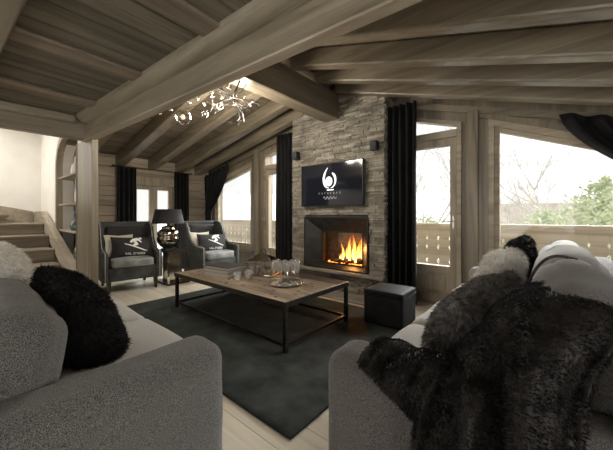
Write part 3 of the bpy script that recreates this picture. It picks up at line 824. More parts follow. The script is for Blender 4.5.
def tied(label, top, tie, bot, ztop_f, ztie, yc, seed, folds=6, sag=.25, tz=None):
    """drape gathered aside: spans top[0]..top[1] at the ceiling, squeezed at the tie, then falls"""
    mb = MB()
    def fn(u, v):
        if v < .6:
            s = v / .6; e = s ** sag if sag < 1 else s ** sag
            xt = top[0] + (top[1] - top[0]) * u; xb = tie[0] + (tie[1] - tie[0]) * u
            k = s ** 1.35; x = xt + (xb - xt) * k
            zt = ztop_f(xt); zb = ztie + (.10 if tz is None else tz) * (abs(xt - (tie[0] + tie[1]) / 2)) * 0
            z = zt + (zb - zt) * (s ** .85)
            am = .05 * (1 - .45 * s)
        else:
            s = (v - .6) / .4
            x = tie[0] + (tie[1] - tie[0]) * u + (bot[0] - tie[0] + (bot[1] - tie[1] - bot[0] + tie[0]) * u) * s
            z = ztie * (1 - s) + .02 * s; am = .03
        return (x, yc + am * math.sin(u * folds * 2 * PI + seed), z)
    mb.sheet(fn, folds * 10, 30, .006)
    o = thing('curtain', label, 'curtain', (0, 0, 0), 0, 'tied back black curtains')
    mb.build('drape', 'curtain', o)
    mb = MB(); xm = (tie[0] + tie[1]) / 2; w = (tie[1] - tie[0]) / 2 + .015
    pts = [(xm + w * math.cos(a), yc + .05 * math.sin(a), ztie + .02 * math.cos(a)) for a in [2 * PI * k / 20 for k in range(21)]]
    mb.tube(pts, .014, 6); mb.build('tieback', 'cushion_dark', o)
    place_base(o, (xm, yc, .02))
tied('black velvet curtain tied back in the far corner behind the small-table armchair', (-6.42, -5.42), (-6.36, -6.12), (-6.36, -5.98), lambda x: zl(x) - .05, 1.22, 3.80, 0)
tied('black velvet curtain swept aside at the top right of the big window', (.07, 1.75), (1.60, 1.82), (1.5, 1.84), lambda x: zr(x) - .035, .95, 3.80, 2, folds=8)

# ------------------------------------------------------------------ rug
mb = MB()
mb.soft((0, 0, .009), (3.04, 2.1, .018), .008, cuts=30)
o = mb.build('rug', 'rug', None, (-2.53, 2.125, 0)); tag(o, 'large charcoal green rug lying under the coffee table', 'rug')

# ------------------------------------------------------------------ coffee table
t = thing('coffee_table', 'long low coffee table with worn plank top and black iron frame', 'coffee table', (-2.6, 2.18, .018))
mb = MB(); HX, HY, ZT = .95, .48, .42
nP = 5
for k in range(nP):
    a = -HY + 2 * HY * k / nP; mb.box(-HX + .008, HX - .008, a + .001, a + 2 * HY / nP - .001, ZT - .04, ZT, bevel=.004, seg=1)
mbT = mb
mb = MB()
mb.box(-HX, HX, -HY - .006, -HY, ZT - .045, ZT - .002); mb.box(-HX, HX, HY, HY + .006, ZT - .045, ZT - .002)
mb.box(-HX - .006, -HX, -HY - .006, HY + .006, ZT - .045, ZT - .002); mb.box(HX, HX + .006, -HY - .006, HY + .006, ZT - .045, ZT - .002)
mb.build('iron_edge', 'iron', t)
mb = mbT; nf_ = len(mb.bm.faces)
rs = random.Random(9)
for k in range(60):
    x, y = rs.uniform(-HX + .05, HX - .05), rs.uniform(-HY + .04, HY - .04)
    mb.prism([(x + rs.uniform(.012, .04) * math.cos(a), y + rs.uniform(.006, .018) * math.sin(a)) for a in [2 * PI * q / 8 for q in range(8)]], 'xy', ZT - .001, ZT + .0006)
for q, f_ in enumerate(mb.bm.faces): f_.material_index = 1 if q >= nf_ else 0
o = mb.build('tabletop', 'table_wood', t); o.data.materials.append(simple('dark_knot', (.03, .02, .015), .7))
for sx in (-1, 1):
    for sy in (-1, 1):
        mb = MB(); x, y = sx * (HX - .018), sy * (HY - .018); mb.box(x - .017, x + .017, y - .017, y + .017, 0, ZT - .045, bevel=.002); mb.build('leg', 'iron', t)
for s in (-1, 1):
    mb = MB(); mb.box(-HX + .036, HX - .036, s * (HY - .018) - .012, s * (HY - .018) + .012, .045, .07); mb.build('stretcher', 'iron', t)
    mb = MB(); mb.box(s * (HX - .018) - .012, s * (HX - .018) + .012, -HY + .036, HY - .036, .045, .07); mb.build('stretcher', 'iron', t)
TT = .018 + .42 + .001
# books
def book(label, loc, rz, w, d, h, cover):
    t = thing('book', label, 'book', loc, rz, 'large books on the coffee table')
    mb = MB(); mb.box(-w / 2, w / 2, -d / 2, d / 2, 0, .004); mb.box(-w / 2, w / 2, -d / 2, d / 2, h - .004, h); mb.box(-w / 2, -w / 2 + .004, -d / 2, d / 2, 0, h); mb.build('cover', cover, t)
    mb = MB(); mb.box(-w / 2 + .005, w / 2 - .006, -d / 2 + .006, d / 2 - .006, .004, h - .004); mb.build('pages', 'paper', t)
book('thick ivory book, bottom of the stack on the coffee table', (-2.98, 2.03, TT), .12, .40, .30, .045, 'book_light')
book('ivory book in the middle of the stack on the coffee table', (-2.985, 2.035, TT + .046), .16, .38, .29, .035, 'book_light')
book('dark covered book on top of the stack on the coffee table', (-2.97, 2.04, TT + .082), .10, .41, .30, .03, 'book_dark')
# glass lantern house
t = thing('glass_lantern', 'house-shaped glass lantern with a metal frame and pitched lid on the coffee table', 'lantern', (-2.62, 2.32, TT), .35)
a_, b_, hh, rf = .17, .12, .17, .25
mb = MB(); mb.box(-a_ - .015, a_ + .015, -b_ - .015, b_ + .015, 0, .022, bevel=.003); mb.build('base', 'smoked_chrome', t)
mb = MB()
for sx in (-1, 1):
    for sy in (-1, 1): mb.tube([(sx * a_, sy * b_, .02), (sx * a_, sy * b_, hh)], .006, 4); mb.tube([(sx * a_, sy * b_, hh), (sx * .05, 0, rf)], .005, 4)
for s in (-1, 1): mb.tube([(-a_, s * b_, hh), (a_, s * b_, hh)], .004, 4); mb.tube([(s * a_, -b_, hh), (s * a_, b_, hh)], .004, 4)
mb.tube([(-.05, 0, rf), (.05, 0, rf)], .006, 6); mb.build('frame', 'smoked_chrome', t)
mb = MB(); mb.tube([(.03 * math.cos(q), 0, rf + .028 + .028 * math.sin(q)) for q in [2 * PI * k / 14 for k in range(15)]], .004, 6); mb.ball((0, 0, rf + .008), .012, 10, 8); mb.build('handle', 'iron', t)
mb = MB()
for s in (-1, 1): mb.box(-a_, a_, s * b_ - .0015, s * b_ + .0015, .022, hh); mb.box(s * a_ - .0015, s * a_ + .0015, -b_, b_, .022, hh)
mb.build('pane', 'clear', t)
mb = MB()
for s in (-1, 1): mb.verts([(-a_, s * b_, hh), (a_, s * b_, hh), (.05, 0, rf), (-.05, 0, rf)], [(0, 1, 2, 3)])
mb.verts([(-a_, -b_, hh), (-a_, b_, hh), (-.05, 0, rf)], [(0, 1, 2)]); mb.verts([(a_, -b_, hh), (a_, b_, hh), (.05, 0, rf)], [(0, 1, 2)])
bmesh.ops.solidify(mb.bm, geom=mb.bm.faces[:], thickness=.002)
mb.build('lid', 'smoked_chrome', t)
for i, (x, y, h) in enumerate(((-.09, 0, .08), (0, .03, .11), (.09, -.02, .09))):
    c = thing('candle', ['short ivory candle at the left inside the glass lantern', 'tallest ivory candle in the middle of the glass lantern', 'ivory candle at the right inside the glass lantern'][i], 'candle', Matrix.Rotation(.35, 4, 'Z') @ Vector((x, y, 0)) + Vector((-2.62, 2.32, TT + .023)), 0, 'candles in the glass lantern')
    mb = MB(); mb.lathe([(.022, 0), (.023, .004), (.022, h - .004), (.019, h), (.004, h - .004)], n=16); mb.build('wax', 'candle', c)
    mb = MB(); mb.tube([(0, 0, h - .006), (.001, 0, h + .01)], .0015, 5); mb.build('wick', 'black', c)
# two tumblers
for i, (x, y) in enumerate(((-2.60, 1.93), (-2.58, 2.06))):
    mb = MB(); mb.lathe([(.0, 0), (.033, 0), (.037, .045), (.040, .09), (.0375, .09), (.034, .045), (.030, .012), (0, .010)], n=20, close=False)
    o = mb.build('tumbler', 'stemware', None, (x, y, TT)); tag(o, ['clear glass tumbler nearest the front edge of the coffee table', 'clear glass tumbler between the books and the lantern'][i], 'glass', 'tumblers on the coffee table')
# tray with flutes
t = thing('serving_tray', 'round mirrored silver tray under the champagne flutes on the coffee table', 'tray', (-2.09, 2.16, TT))
mb = MB(); mb.lathe([(0, .0), (.165, .0), (.175, .012), (.18, .020), (.172, .020), (.16, .008), (0, .008)], n=40, close=False); mb.build('dish', 'chrome', t)
for s in (-1, 1):
    mb = MB(); mb.tube([(s * .172, -.04, .018), (s * .205, -.025, .03), (s * .205, .025, .03), (s * .172, .04, .018)], .004, 6); mb.build('handle', 'chrome', t)
FL = ['leftmost', 'second from the left', 'third from the left', 'fourth from the left', 'fourth from the right', 'third from the right', 'second from the right', 'rightmost']
pos = [(.766 * r_ - .643 * f_, .643 * r_ + .766 * f_) for r_, f_ in ((-.125, 0), (-.085, .05), (-.05, -.05), (-.012, .02), (.025, -.06), (.06, .05), (.095, -.03), (.125, .03))]
mb = MB(); mb.lathe([(.0, .0), (.03, .0), (.031, .002), (.006, .007), (.0035, .02), (.0035, .09), (.007, .10), (.019, .125), (.024, .16), (.023, .20), (.020, .235), (.0185, .235), (.0215, .20), (.0222, .16), (.017, .127), (.003, .105)], n=16, close=False)
f0 = mb.build('champagne_flute', 'stemware', None, (-2.09 + pos[0][0], 2.16 + pos[0][1], TT + .009))
tag(f0, FL[0] + ' champagne flute on the round silver tray', 'glass', 'champagne flutes on the tray')
for k in range(1, 8):
    c = f0.copy(); col.objects.link(c); c.location = (-2.09 + pos[k][0], 2.16 + pos[k][1], TT + .009); c['label'] = FL[k] + ' champagne flute on the round silver tray'

# ------------------------------------------------------------------ ottoman
t = thing('ottoman', 'dark charcoal cube ottoman on the floor near the right glass door', 'ottoman', (-1.31, 2.95, .019), .03)
mb = MB(); mb.soft((0, 0, .15), (.42, .40, .30), .018, (.004, .004, 0), cuts=12); mb.build('body', 'ottoman', t)
mb = MB(); mb.soft((0, 0, .325), (.425, .405, .05), .02, (.0, .0, .012), cuts=12); mb.build('seat', 'ottoman', t)
mb = MB()
for z in (.30, .348):
    q = [(-.212, -.202), (.212, -.202), (.212, .202), (-.212, .202), (-.212, -.202)]
    mb.tube([(a, b, z) for a, b in q], .004, 6)
mb.build('piping', 'ottoman', t)

# ------------------------------------------------------------------ wing armchairs
def armchair(label, loc, rz):
    t = thing('armchair', label, 'armchair', loc, rz, 'wing armchairs by the lamp')
    W = .36
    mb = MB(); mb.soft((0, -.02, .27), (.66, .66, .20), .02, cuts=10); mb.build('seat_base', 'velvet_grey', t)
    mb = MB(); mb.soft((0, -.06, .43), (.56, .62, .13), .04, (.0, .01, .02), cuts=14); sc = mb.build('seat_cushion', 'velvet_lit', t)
    mb = MB(); q = [(-.275, -.365), (.275, -.365)]
    for z in (.385, .475): mb.tube([(a, b, z) for a, b in q], .005, 6)
    mb.build('piping', 'piping', sc)
    mb = MB(); mb.soft((0, .33, .68), (.70, .11, .72), .03, (0, .0, 0), cuts=12, rot=Euler((-.13, 0, 0)).to_matrix()); mb.build('backrest', 'velvet_grey', t)
    mb = MB(); mb.soft((0, .255, .71), (.56, .09, .52), .04, (0, .02, 0), cuts=12, rot=Euler((-.13, 0, 0)).to_matrix()); mb.build('back_cushion', 'velvet_black', t)
    for s in (-1, 1):
        mb = MB()   # one side panel: arm, sweeping up into the wing
        prof = [(-.36, .17), (.36, .17), (.42, .60), (.46, 1.02), (.36, 1.04), (.20, 1.00), (.13, .90), (.08, .76), (.0, .655), (-.12, .61), (-.30, .59), (-.355, .57)]
        mb.prism([(a, b) for a, b in prof], 'yz', s * W - .04, s * W + .04, bevel=.012); mb.build('wing_side', 'velvet_grey', t)
        mb = MB()
        mb.tube([(s * (W + .0), a - .004, b + .002) for a, b in [(-.362, .17), (-.362, .56), (-.35, .592), (-.12, .615), (0, .662), (.08, .768), (.125, .90), (.20, 1.006), (.36, 1.045)]], .007, 6); mb.build('nail_trim', 'piping', t)
    for s in (-1, 1):
        mb = MB(); mb.tube([(s * .31, -.31, .17), (s * .315, -.325, 0)], [.028, .016], 4, square=True, smooth=False); mb.build('leg', 'dark_leg', t)
        mb = MB(); mb.tube([(s * .30, .30, .17), (s * .305, .36, 0)], [.028, .016], 4, square=True, smooth=False); mb.build('leg', 'dark_leg', t)
    return t
A1 = armchair('grey velvet wing armchair beside the wide post, on the near side of the lamp', (-5.17, 1.73, 0), math.radians(82))
A2 = copy_tree(A1, (-4.86, 2.99, 0), math.radians(92), 'grey velvet wing armchair on the far side of the lamp, nearest the corner window')
# cushions with skier embroidery
def ski_cushion(label, loc, rz, tilt, txt):
    t = thing('ski_cushion', label, 'cushion', loc, rz, 'skier cushions on the armchairs'); t.rotation_euler = (tilt, .04, rz)
    w, h, th = .60, .34, .15
    mb = MB(); mb.pillow(w, h, th, 18, wob=0); mb.build('cover', 'velvet_black', t)
    def warp(p):
        uu, vv = max(-1, min(1, 2 * p.x / w)), max(-1, min(1, 2 * p.z / h))
        y = -th / 2 * (max(0, 1 - uu * uu) ** .42) * (max(0, 1 - vv * vv) ** .42) - .004
        return Vector((p.x, y + min(0, p.y), p.z))
    text_mesh('lettering', txt, .050, 'thread', t, (.03, 0, -.125), (PI / 2, 0, 0), warp, 1.05)
    mb = MB()
    def strip(pts, ws):
        P = [Vector(p) for p in pts]
        L_, R_ = [], []
        for i, p in enumerate(P):
            d = (P[min(i + 1, len(P) - 1)] - P[max(i - 1, 0)]).normalized(); nn = Vector((-d.y, d.x)); L_.append(p + nn * ws[i]); R_.append(p - nn * ws[i])
        for i in range(len(P) - 1): mb.prism([tuple(L_[i]), tuple(L_[i + 1]), tuple(R_[i + 1]), tuple(R_[i])], 'xz', -.002, .002)
    strip([(-.10, .055), (-.03, .032), (.05, 0), (.13, -.035), (.17, -.045)], [.004, .007, .008, .007, .003])    # skis
    strip([(.0, .03), (.03, .045), (.05, .04)], [.012, .018, .012])                                              # lower legs
    strip([(.05, .035), (.035, .06), (.02, .08)], [.014, .016, .016])                                            # thighs
    strip([(-.035, .075), (0, .10), (.045, .115), (.075, .108)], [.012, .022, .020, .012])                       # back
    strip([(.06, .105), (.085, .085), (.10, .07)], [.010, .009, .006])                                           # arms
    mb.prism(ell(.085, .125, .018, .016), 'xz', -.002, .002)
    for v in mb.bm.verts: v.co = warp(Vector((v.co.x * 1.15, v.co.y, v.co.z * 1.15 - .015)))
    mb.build('skier_emblem', 'thread', t)
ski_cushion("black cushion with white skier and Val d'Isere lettering on the armchair by the post", (-5.05, 1.74, .64), math.radians(82), -.25, "VAL D'ISERE")
ski_cushion("black cushion with white skier emblem on the armchair nearest the corner window", (-4.75, 2.97, .64), math.radians(90), -.25, "VAL D'ISERE")
for i, (x, y, rz) in enumerate(((-5.28, 1.62, 82), (-4.98, 2.84, 92))):
    t = thing('linen_cushion', ['ivory cushion corner behind the skier cushion on the armchair by the post', 'ivory cushion corner behind the skier cushion on the far armchair'][i], 'cushion', (x + .09, y - .02, .67), math.radians(rz), 'ivory cushions on the armchairs'); t.rotation_euler = (-.3, 0, math.radians(rz))
    mb = MB(); mb.pillow(.40, .36, .07, 14); mb.build('cover', 'linen', t)

# ------------------------------------------------------------------ side table and lamp
t = thing('side_table', 'square mirrored side table between the two armchairs', 'side table', (-4.98, 2.34, 0))
mb = MB(); mb.box(-.25, .25, -.19, .19, .525, .555, bevel=.004); mb.build('tabletop', 'iron', t)
mb = MB(); mb.box(-.25, .25, -.19, .19, .0, .03, bevel=.004); mb.build('plinth', 'iron', t)
for sx in (-1, 1):
    for sy in (-1, 1):
        mb = MB(); mb.box(sx * .235 - .012, sx * .235 + .012, sy * .175 - .012, sy * .175 + .012, .03, .525); mb.build('leg', 'chrome', t)
mb = MB(); mb.box(-.12, .12, -.11, .11, .03, .525, bevel=.004); mb.build('pedestal', 'mirror_panel', t)
t = thing('table_lamp', 'table lamp with a black drum shade and mirrored double-gourd base', 'lamp', (-5.0, 2.28, .556))
mb = MB(); mb.box(-.09, .09, -.09, .09, 0, .03, bevel=.004); mb.build('base', 'black', t)
mb = MB(); mb.lathe([(.08, .03), (.09, .04), (.13, .07), (.165, .12), (.18, .18), (.178, .215), (.165, .235), (.172, .245), (.175, .27), (.165, .31), (.13, .345), (.10, .36), (.108, .375), (.10, .395), (.05, .41), (.025, .415), (.02, .46)], n=30)
mb.build('gourd_body', 'smoked_chrome', t)
mb = MB(); mb.tube([(0, 0, .46), (0, 0, .56)], .008, 8); mb.build('neck', 'steel', t)
mb = MB(); mb.lathe([(.255, .45), (.205, .69), (.202, .69), (.252, .45)], n=40, close=False)
n_ = len(mb.bm.verts)
mb.build('lamp_shade', 'shade', t)

# ------------------------------------------------------------------ chandelier of glass bubbles
t = thing('chandelier', 'chandelier of clear glass bubbles on a tangle of dark branches under the ridge beam', 'chandelier', (-2.52, 1.9, 2.40))
mb = MB(); rs = random.Random(21)
mb.tube([(0, 0, .17), (-.06, 0, .10), (-.15, 0, .03)], .008, 6)
br = []
balls = []
def branch(p, d, ln, r, dep):
    pts = [Vector(p)]
    for k in range(5):
        d = (d + Vector((rs.uniform(-.5, .5), rs.uniform(-.5, .5), rs.uniform(-.35, .35)))).normalized(); pts.append(pts[-1] + d * ln / 5)
    mb.tube(pts, [r, r * .9, r * .8, r * .7, r * .6, r * .5], 5)
    br.append(pts[-1])
    if dep:
        for _ in range(2): branch(pts[rs.choice((2, 3, 4))], (d + Vector((rs.uniform(-1, 1), rs.uniform(-1, 1), rs.uniform(-.6, .4)))).normalized(), ln * .6, r * .6, dep - 1)
for k in range(9):
    a = 2 * PI * k / 9; branch((-.15, 0, .03), Vector((math.cos(a), math.sin(a), rs.uniform(-.2, .1))), rs.uniform(.25, .42), .007, 2)
mb.build('branches', 'dark_leg', t)
# glass bubbles of the chandelier: offsets from its centre, and radius
specs = [(-0.29, -0.472, -0.27, 0.075), (-0.213, -0.277, -0.205, 0.032), (-0.181, -0.12, -0.085, 0.035), (-0.107, -0.058, 0.129, 0.034), (-0.085, 0.222, 0.024, 0.032), (-0.227, 0.234, 0.122, 0.022), (-0.344, -0.517, -0.13, 0.022), (-0.34, -0.383, -0.081, 0.022), (-0.276, -0.33, -0.04, 0.022), (-0.246, -0.175, 0.033, 0.03), (-0.251, -0.048, 0.052, 0.022), (-0.363, -0.664, -0.275, 0.012), (-0.403, -0.176, -0.025, 0.02), (-0.216, 0.112, 0.116, 0.02), (-0.382, -0.549, -0.2, 0.018), (-0.233, 0.098, 0.013, 0.018)]
for bx_, by_, bz_, r in specs:
    p = Vector((bx_, by_, bz_))
    mb = MB(); mb.ball((0, 0, 0), r, 18, 12)
    g = mb.build('glass_bubble', 'bubble', t, p)
    mb = MB(); mb.ball((0, 0, 0), r * .28, 10, 8, 1.3); mb.build('bulb', 'bulb', g)
    mb = MB(); q = min(br, key=lambda b: (b - p).length) - p
    mb.tube([(0, 0, r * .9), tuple(q * .5 + Vector((0, 0, .03))), tuple(q)], .0022, 5); mb.build('stem', 'iron', g)

for i, (x, y, z, e) in enumerate(((-2.9, 1.75, 2.28, 12), (-2.8, 2.15, 2.28, 11), (-3.05, 2.05, 2.28, 12), (-2.75, 1.8, 2.2, 4))):
    l = bpy.data.lights.new('chandelier_light', 'POINT'); l.energy = e; l.color = (1, .90, .76); l.shadow_soft_size = .09
    o = bpy.data.objects.new('chandelier_light', l); col.objects.link(o); o.location = (x, y, z)
# ------------------------------------------------------------------ left sofa (faces the fireplace)
t = thing('sofa', 'grey chenille two-seat sofa in the left foreground', 'sofa', (-2.2, .15, 0))
def sb(name, mat, x0, x1, y0, y1, z0, z1, r, bulge=(0, 0, 0), rot=None, wob=.0, cuts=16, ox=-2.2, oy=.15, par=None, seed=0, pos=None):
    mb = MB(); mb.soft(((x0 + x1) / 2 - ox, (y0 + y1) / 2 - oy, (z0 + z1) / 2), (x1 - x0, y1 - y0, z1 - z0), r, bulge, cuts, rot, wob, seed)
    return mb.build(name, mat, par or t)
sb('frame', 'sofa', -3.30, -1.08, -.38, .64, .08, .30, .03)
sb('backrest', 'sofa', -3.30, -1.06, -.48, -.24, .10, .80, .07, (0, .01, .01))
sb('arm', 'sofa', -1.245, -1.02, -.46, .72, .06, .625, .075, (.012, .0, .004), wob=.010, cuts=24)
sb('arm', 'sofa', -3.32, -3.10, -.46, .64, .06, .615, .07, (.01, 0, .004), wob=.008, cuts=18, seed=3)
sb('seat_cushion', 'sofa_light', -2.08, -1.25, -.2, .82, .29, .475, .06, (.0, .012, .022), wob=.006, cuts=20)
sb('seat_cushion', 'sofa_light', -3.10, -2.085, -.2, .82, .29, .475, .06, (.0, .012, .022), wob=.006, cuts=20, seed=4)
for i, (cx, cy, cz) in enumerate(((-1.60, .08, .63), (-2.65, -.05, .69))):
    mb = MB(); mb.soft((cx + 2.2, cy - .15, cz), (.80 if i == 0 else .98, .24, .46), .10, (.01, .05, .015), 20, Euler((-.22, 0, 0)).to_matrix(), .012, i)
    mb.build('back_cushion', 'sofa', t)
for x in (-3.22, -1.12):
    for y in (-.38, .55):
        mb = MB(); mb.tube([(x + 2.2, y - .15, 0), (x + 2.2, y - .15, .09)], [.018, .025], 8); mb.build('leg', 'dark_leg', t)

# ------------------------------------------------------------------ right sofa (faces left, back towards the right wall)
t = thing('sofa', 'taupe chenille sofa in the right foreground with its back to the right', 'sofa', (-.15, 2.2, 0))
kw = dict(ox=-.15, oy=2.2)
sb('frame', 'sofa_brown', -.64, .40, .98, 3.45, .08, .30, .03, **kw)
sb('backrest', 'sofa_brown', .14, .42, .93, 3.50, .10, .80, .08, (.01, 0, .01), cuts=20, **kw)
sb('arm', 'sofa_brown', -.68, .36, .90, 1.13, .06, .63, .075, (0, .010, .004), wob=.008, cuts=24, **kw)
sb('arm', 'sofa_light', -.64, .36, 3.30, 3.52, .06, .62, .07, (0, .01, .004), wob=.006, cuts=16, **kw)
for i, (a, b) in enumerate(((1.135, 1.86), (1.865, 2.58), (2.585, 3.30))):
    sb('seat_cushion', 'sofa_light', -.70, .10, a, b, .29, .475, .06, (.012, 0, .022), wob=.006, cuts=18, seed=i, **kw)
for i, (a, b, cz) in enumerate(((1.10, 1.84, .70), (1.86, 2.56, .72), (2.58, 3.28, .70))):
    mb = MB(); mb.soft((.07 + .15, (a + b) / 2 - 2.2, cz), (.24, b - a, .46), .10, (.05, .01, .02), 18, Euler((0, .14, 0)).to_matrix(), .014, i + 5)
    mb.build('back_cushion', ['sofa_brown', 'lilac', 'lilac'][i], t)
for x in (-.56, .34):
    for y in (1.0, 3.42):
        mb = MB(); mb.tube([(x + .15, y - 2.2, 0), (x + .15, y - 2.2, .09)], [.018, .025], 8); mb.build('leg', 'dark_leg', t)

# ------------------------------------------------------------------ fur pillows and throws
def fur_pillow(name, label, group, loc, rot, w, h, th, mat, n, L, W=.004, seed=1, spread=.55, clump=14, layk=.35, wob=.02):
    t = thing(name, label, 'cushion', loc, 0, group); t.rotation_euler = rot
    q = Euler(rot).to_matrix().inverted() @ Vector((0, 0, -1))
    mb = MB(); mb.pillow(w, h, th, 18, seed=seed, wob=wob); mb.fur(n, L, W, lay=q, layk=layk, spread=spread, curl=.5, seed=seed, clump=clump)
    mb.build('fur_cover', mat, t)
    return t
rad = math.radians
fur_pillow('fur_cushion', 'black shaggy fur cushion leaning on the left sofa beside its near arm', 'fur cushions', (-1.82, .39, .585), (rad(-24), 0, rad(176)), .68, .62, .28, 'fur_black', 34000, .030, .004, 2, clump=26)
fur_pillow('fur_cushion', 'cream long-haired fur cushion behind the black one on the left sofa', 'fur cushions', (-2.42, .18, .76), (rad(-18), 0, rad(178)), .50, .48, .20, 'fur_white', 14000, .035, .004, 3)
fur_pillow('fur_cushion', 'dark fur cushion behind the cream one at the far left of the left sofa', 'fur cushions', (-2.88, .14, .78), (rad(-18), 0, rad(182)), .52, .48, .20, 'fur_brown', 7000, .03, .0045, 4)
fur_pillow('fur_cushion', 'grey-brown long-haired fur cushion on the right sofa beside the fur throws', 'fur cushions', (-.29, 1.58, .61), (rad(-20), rad(3), rad(-100)), .68, .48, .24, 'fur_grey', 36000, .034, .0035, 5, clump=18)
fur_pillow('fur_cushion', 'white fluffy fur cushion in the middle of the right sofa', 'fur cushions', (-.27, 2.30, .70), (rad(-20), 0, rad(-94)), .54, .48, .22, 'fur_white', 13000, .04, .0045, 6)
fur_pillow('fur_cushion', 'black fur cushion behind the white one on the right sofa', 'fur cushions', (-.20, 2.74, .775), (rad(-14), 0, rad(-90)), .55, .42, .2, 'fur_black', 9000, .03, .0045, 7)
t = thing('cloth_cushion', 'pale lilac grey cushion with a dark band on the right sofa back', 'cushion', (.05, 2.02, .73), 0); t.rotation_euler = (rad(-14), 0, rad(-90))
mb = MB(); mb.soft((0, 0, 0), (.52, .22, .40), .10, (.02, .04, .02), 18, None, .012, 9); mb.build('cover', 'lilac', t)
mb = MB(); pts = []
for k in range(25):
    a = PI * k / 24; vv = math.cos(a)
    pts.append((.13, -.148 * math.sin(a) ** .5, .213 * vv))
mb.tube(pts, .008, 6); mb.build('band', 'cushion_dark', t)

def throw(name, label, fn, nu, nv, mat, n, L, W, seed, lay, base, clump=16, spread=.4):
    t = thing(name, label, 'throw', base, 0, 'dark fur throws on the right sofa')
    mb = MB(); mb.sheet(lambda u, v: Vector(fn(u, v)) - Vector(base), nu, nv, .014)
    cc = sum((v.co for v in mb.bm.verts), Vector()) / len(mb.bm.verts)
    mb.fur(n, L, W, lay=lay, layk=.55, spread=spread, curl=.35, seed=seed, clump=clump)
    mb.build('pelt', mat, t)
def path(pts, s):
    P = [Vector(p) for p in pts]; ds = [0]
    for i in range(1, len(P)): ds.append(ds[-1] + (P[i] - P[i - 1]).length)
    q = s * ds[-1]
    for i in range(1, len(P)):
        if q <= ds[i] + 1e-9:
            k = (q - ds[i - 1]) / max(1e-9, ds[i] - ds[i - 1]); return P[i - 1].lerp(P[i], k)
    return P[-1]
def smooth_path(pts, s, w=.05):
    a = Vector((0, 0, 0)) if len(pts[0]) == 3 else Vector((0, 0))
    for k in (-2, -1, 0, 1, 2): a += path(pts, max(0, min(1, s + k * w / 2)))
    return a / 5
# throw spilling over the near arm: u along x, v from the seat over the arm and down its outer face
def thr_c(u, v):
    x = -.50 + .54 * u
    hem = min(.642, .60 - .57 * (x + .435))
    pts = [(1.52 - .25 * (1 - u), .505), (1.22, .52), (1.14, .60), (1.06, .665), (.96, .665), (.885, .645), (.872, max(.61, hem)), (.868, hem)]
    p = smooth_path(pts, v, .05)
    w = mnoise.noise(Vector((x * 5, v * 4, 3))) * .02 + .012 * math.sin(u * 22 + v * 3)
    return (x, p[0] - abs(w) * .6, p[1] + abs(w))
throw('fur_throw', 'dark brown fur throw spilling over the front corner of the right sofa arm', thr_c, 40, 40, 'fur_brown', 60000, .013, .0026, 11, Vector((.3, -.4, -.8)), (-.2, 1.0, .63))
# throw heaped over the near back cushion: u from the floor side up over the arm and along y, v from behind the back to the seat
def thr_b(u, v):
    prof = [(.17, .885), (.13, .90), (.06, .915), (.0, .91), (-.08, .87), (-.19, .75), (-.27, .63), (-.32, .54)]
    p = smooth_path(prof, v, .10)
    if u > .5:
        s = (u - .5) / .5; y = 1.12 + .62 * s
        f = .016 * math.sin(s * 13 + 2 * math.sin(v * 4)) * (v ** 1.3)
        return (p[0] - f, y - .05 * v * (1 - s), p[1] * (1 - .05 * s * s) + .012 * mnoise.noise(Vector((p[0] * 7, y * 7, 1))))
    s = 1 - u / .5            # 0 at the crest, 1 at the hem
    k = min(1, s * 3.4); k = k * k * (3 - 2 * k)
    xh = .06 - .31 * v - .06 * s * v
    x = p[0] * (1 - k) + xh * k
    hang = [(1.12, p[1]), (1.05, p[1] - .04), (.97, max(.67, p[1] - .14)), (.925, .67), (.862, .635), (.852, .48), (.845, .30), (.84, .10)]
    q = smooth_path(hang, s, .06)
    f = (.045 * math.sin(v * 15 + .8) + .014 * math.sin(v * 34)) * k
    return (x + .012 * math.sin(s * 9 + v * 6) * k, q[0] - .028 + f, q[1])
throw('fur_throw', 'black-brown fur throw heaped over the near back cushion of the right sofa', thr_b, 64, 52, 'fur_brown', 110000, .013, .0026, 12, Vector((-.2, -.2, -.9)), (.0, 1.2, .6))

# ------------------------------------------------------------------ objects in the niche
t = thing('bottle', 'dark smoky glass decanter on the third shelf of the arched niche', 'bottle', (-5.88, 1.2, .901))
mb = MB(); mb.lathe([(0, 0), (.06, 0), (.085, .05), (.07, .12), (.03, .17), (.02, .24), (.03, .25)], n=18); mb.build('body', 'blue_glass', t)
mb = MB(); mb.lathe([(.012, .25), (.028, .27), (.03, .30), (.01, .33), (0, .33)], n=14); mb.build('stopper', 'blue_glass', t)
for i, (x, z, h, r, mt, nm, lb) in enumerate(((-6.1, 1.801, .20, .05, 'ceramic', 'vase', 'white cylindrical vase on the upper shelf of the arched niche'), (-5.93, 1.801, .30, .05, 'linen', 'vase', 'taller beige vase on the upper shelf, nearest the wide post'), (-5.85, 1.341, .24, .05, 'ceramic', 'vase', 'small white and dark vase on the middle shelf of the niche'), (-6.02, 1.341, .42, .012, 'linen', 'candlestick', 'slim pale candlestick on the middle shelf of the niche'), (-5.75, .531, .14, .07, 'ceramic', 'bowl', 'white bowl on the lowest shelf of the niche'))):
    mb = MB(); mb.lathe([(0, 0), (r * .8, 0), (r, h * .2), (r * .95, h * .6), (r * .6, h * .9), (r * .7, h), (r * .55, h), (r * .45, h * .88), (0, h * .8)], n=16, close=False)
    tag(mb.build(nm, mt, None, (x, 1.22, z)), lb, nm, 'objects in the arched niche')

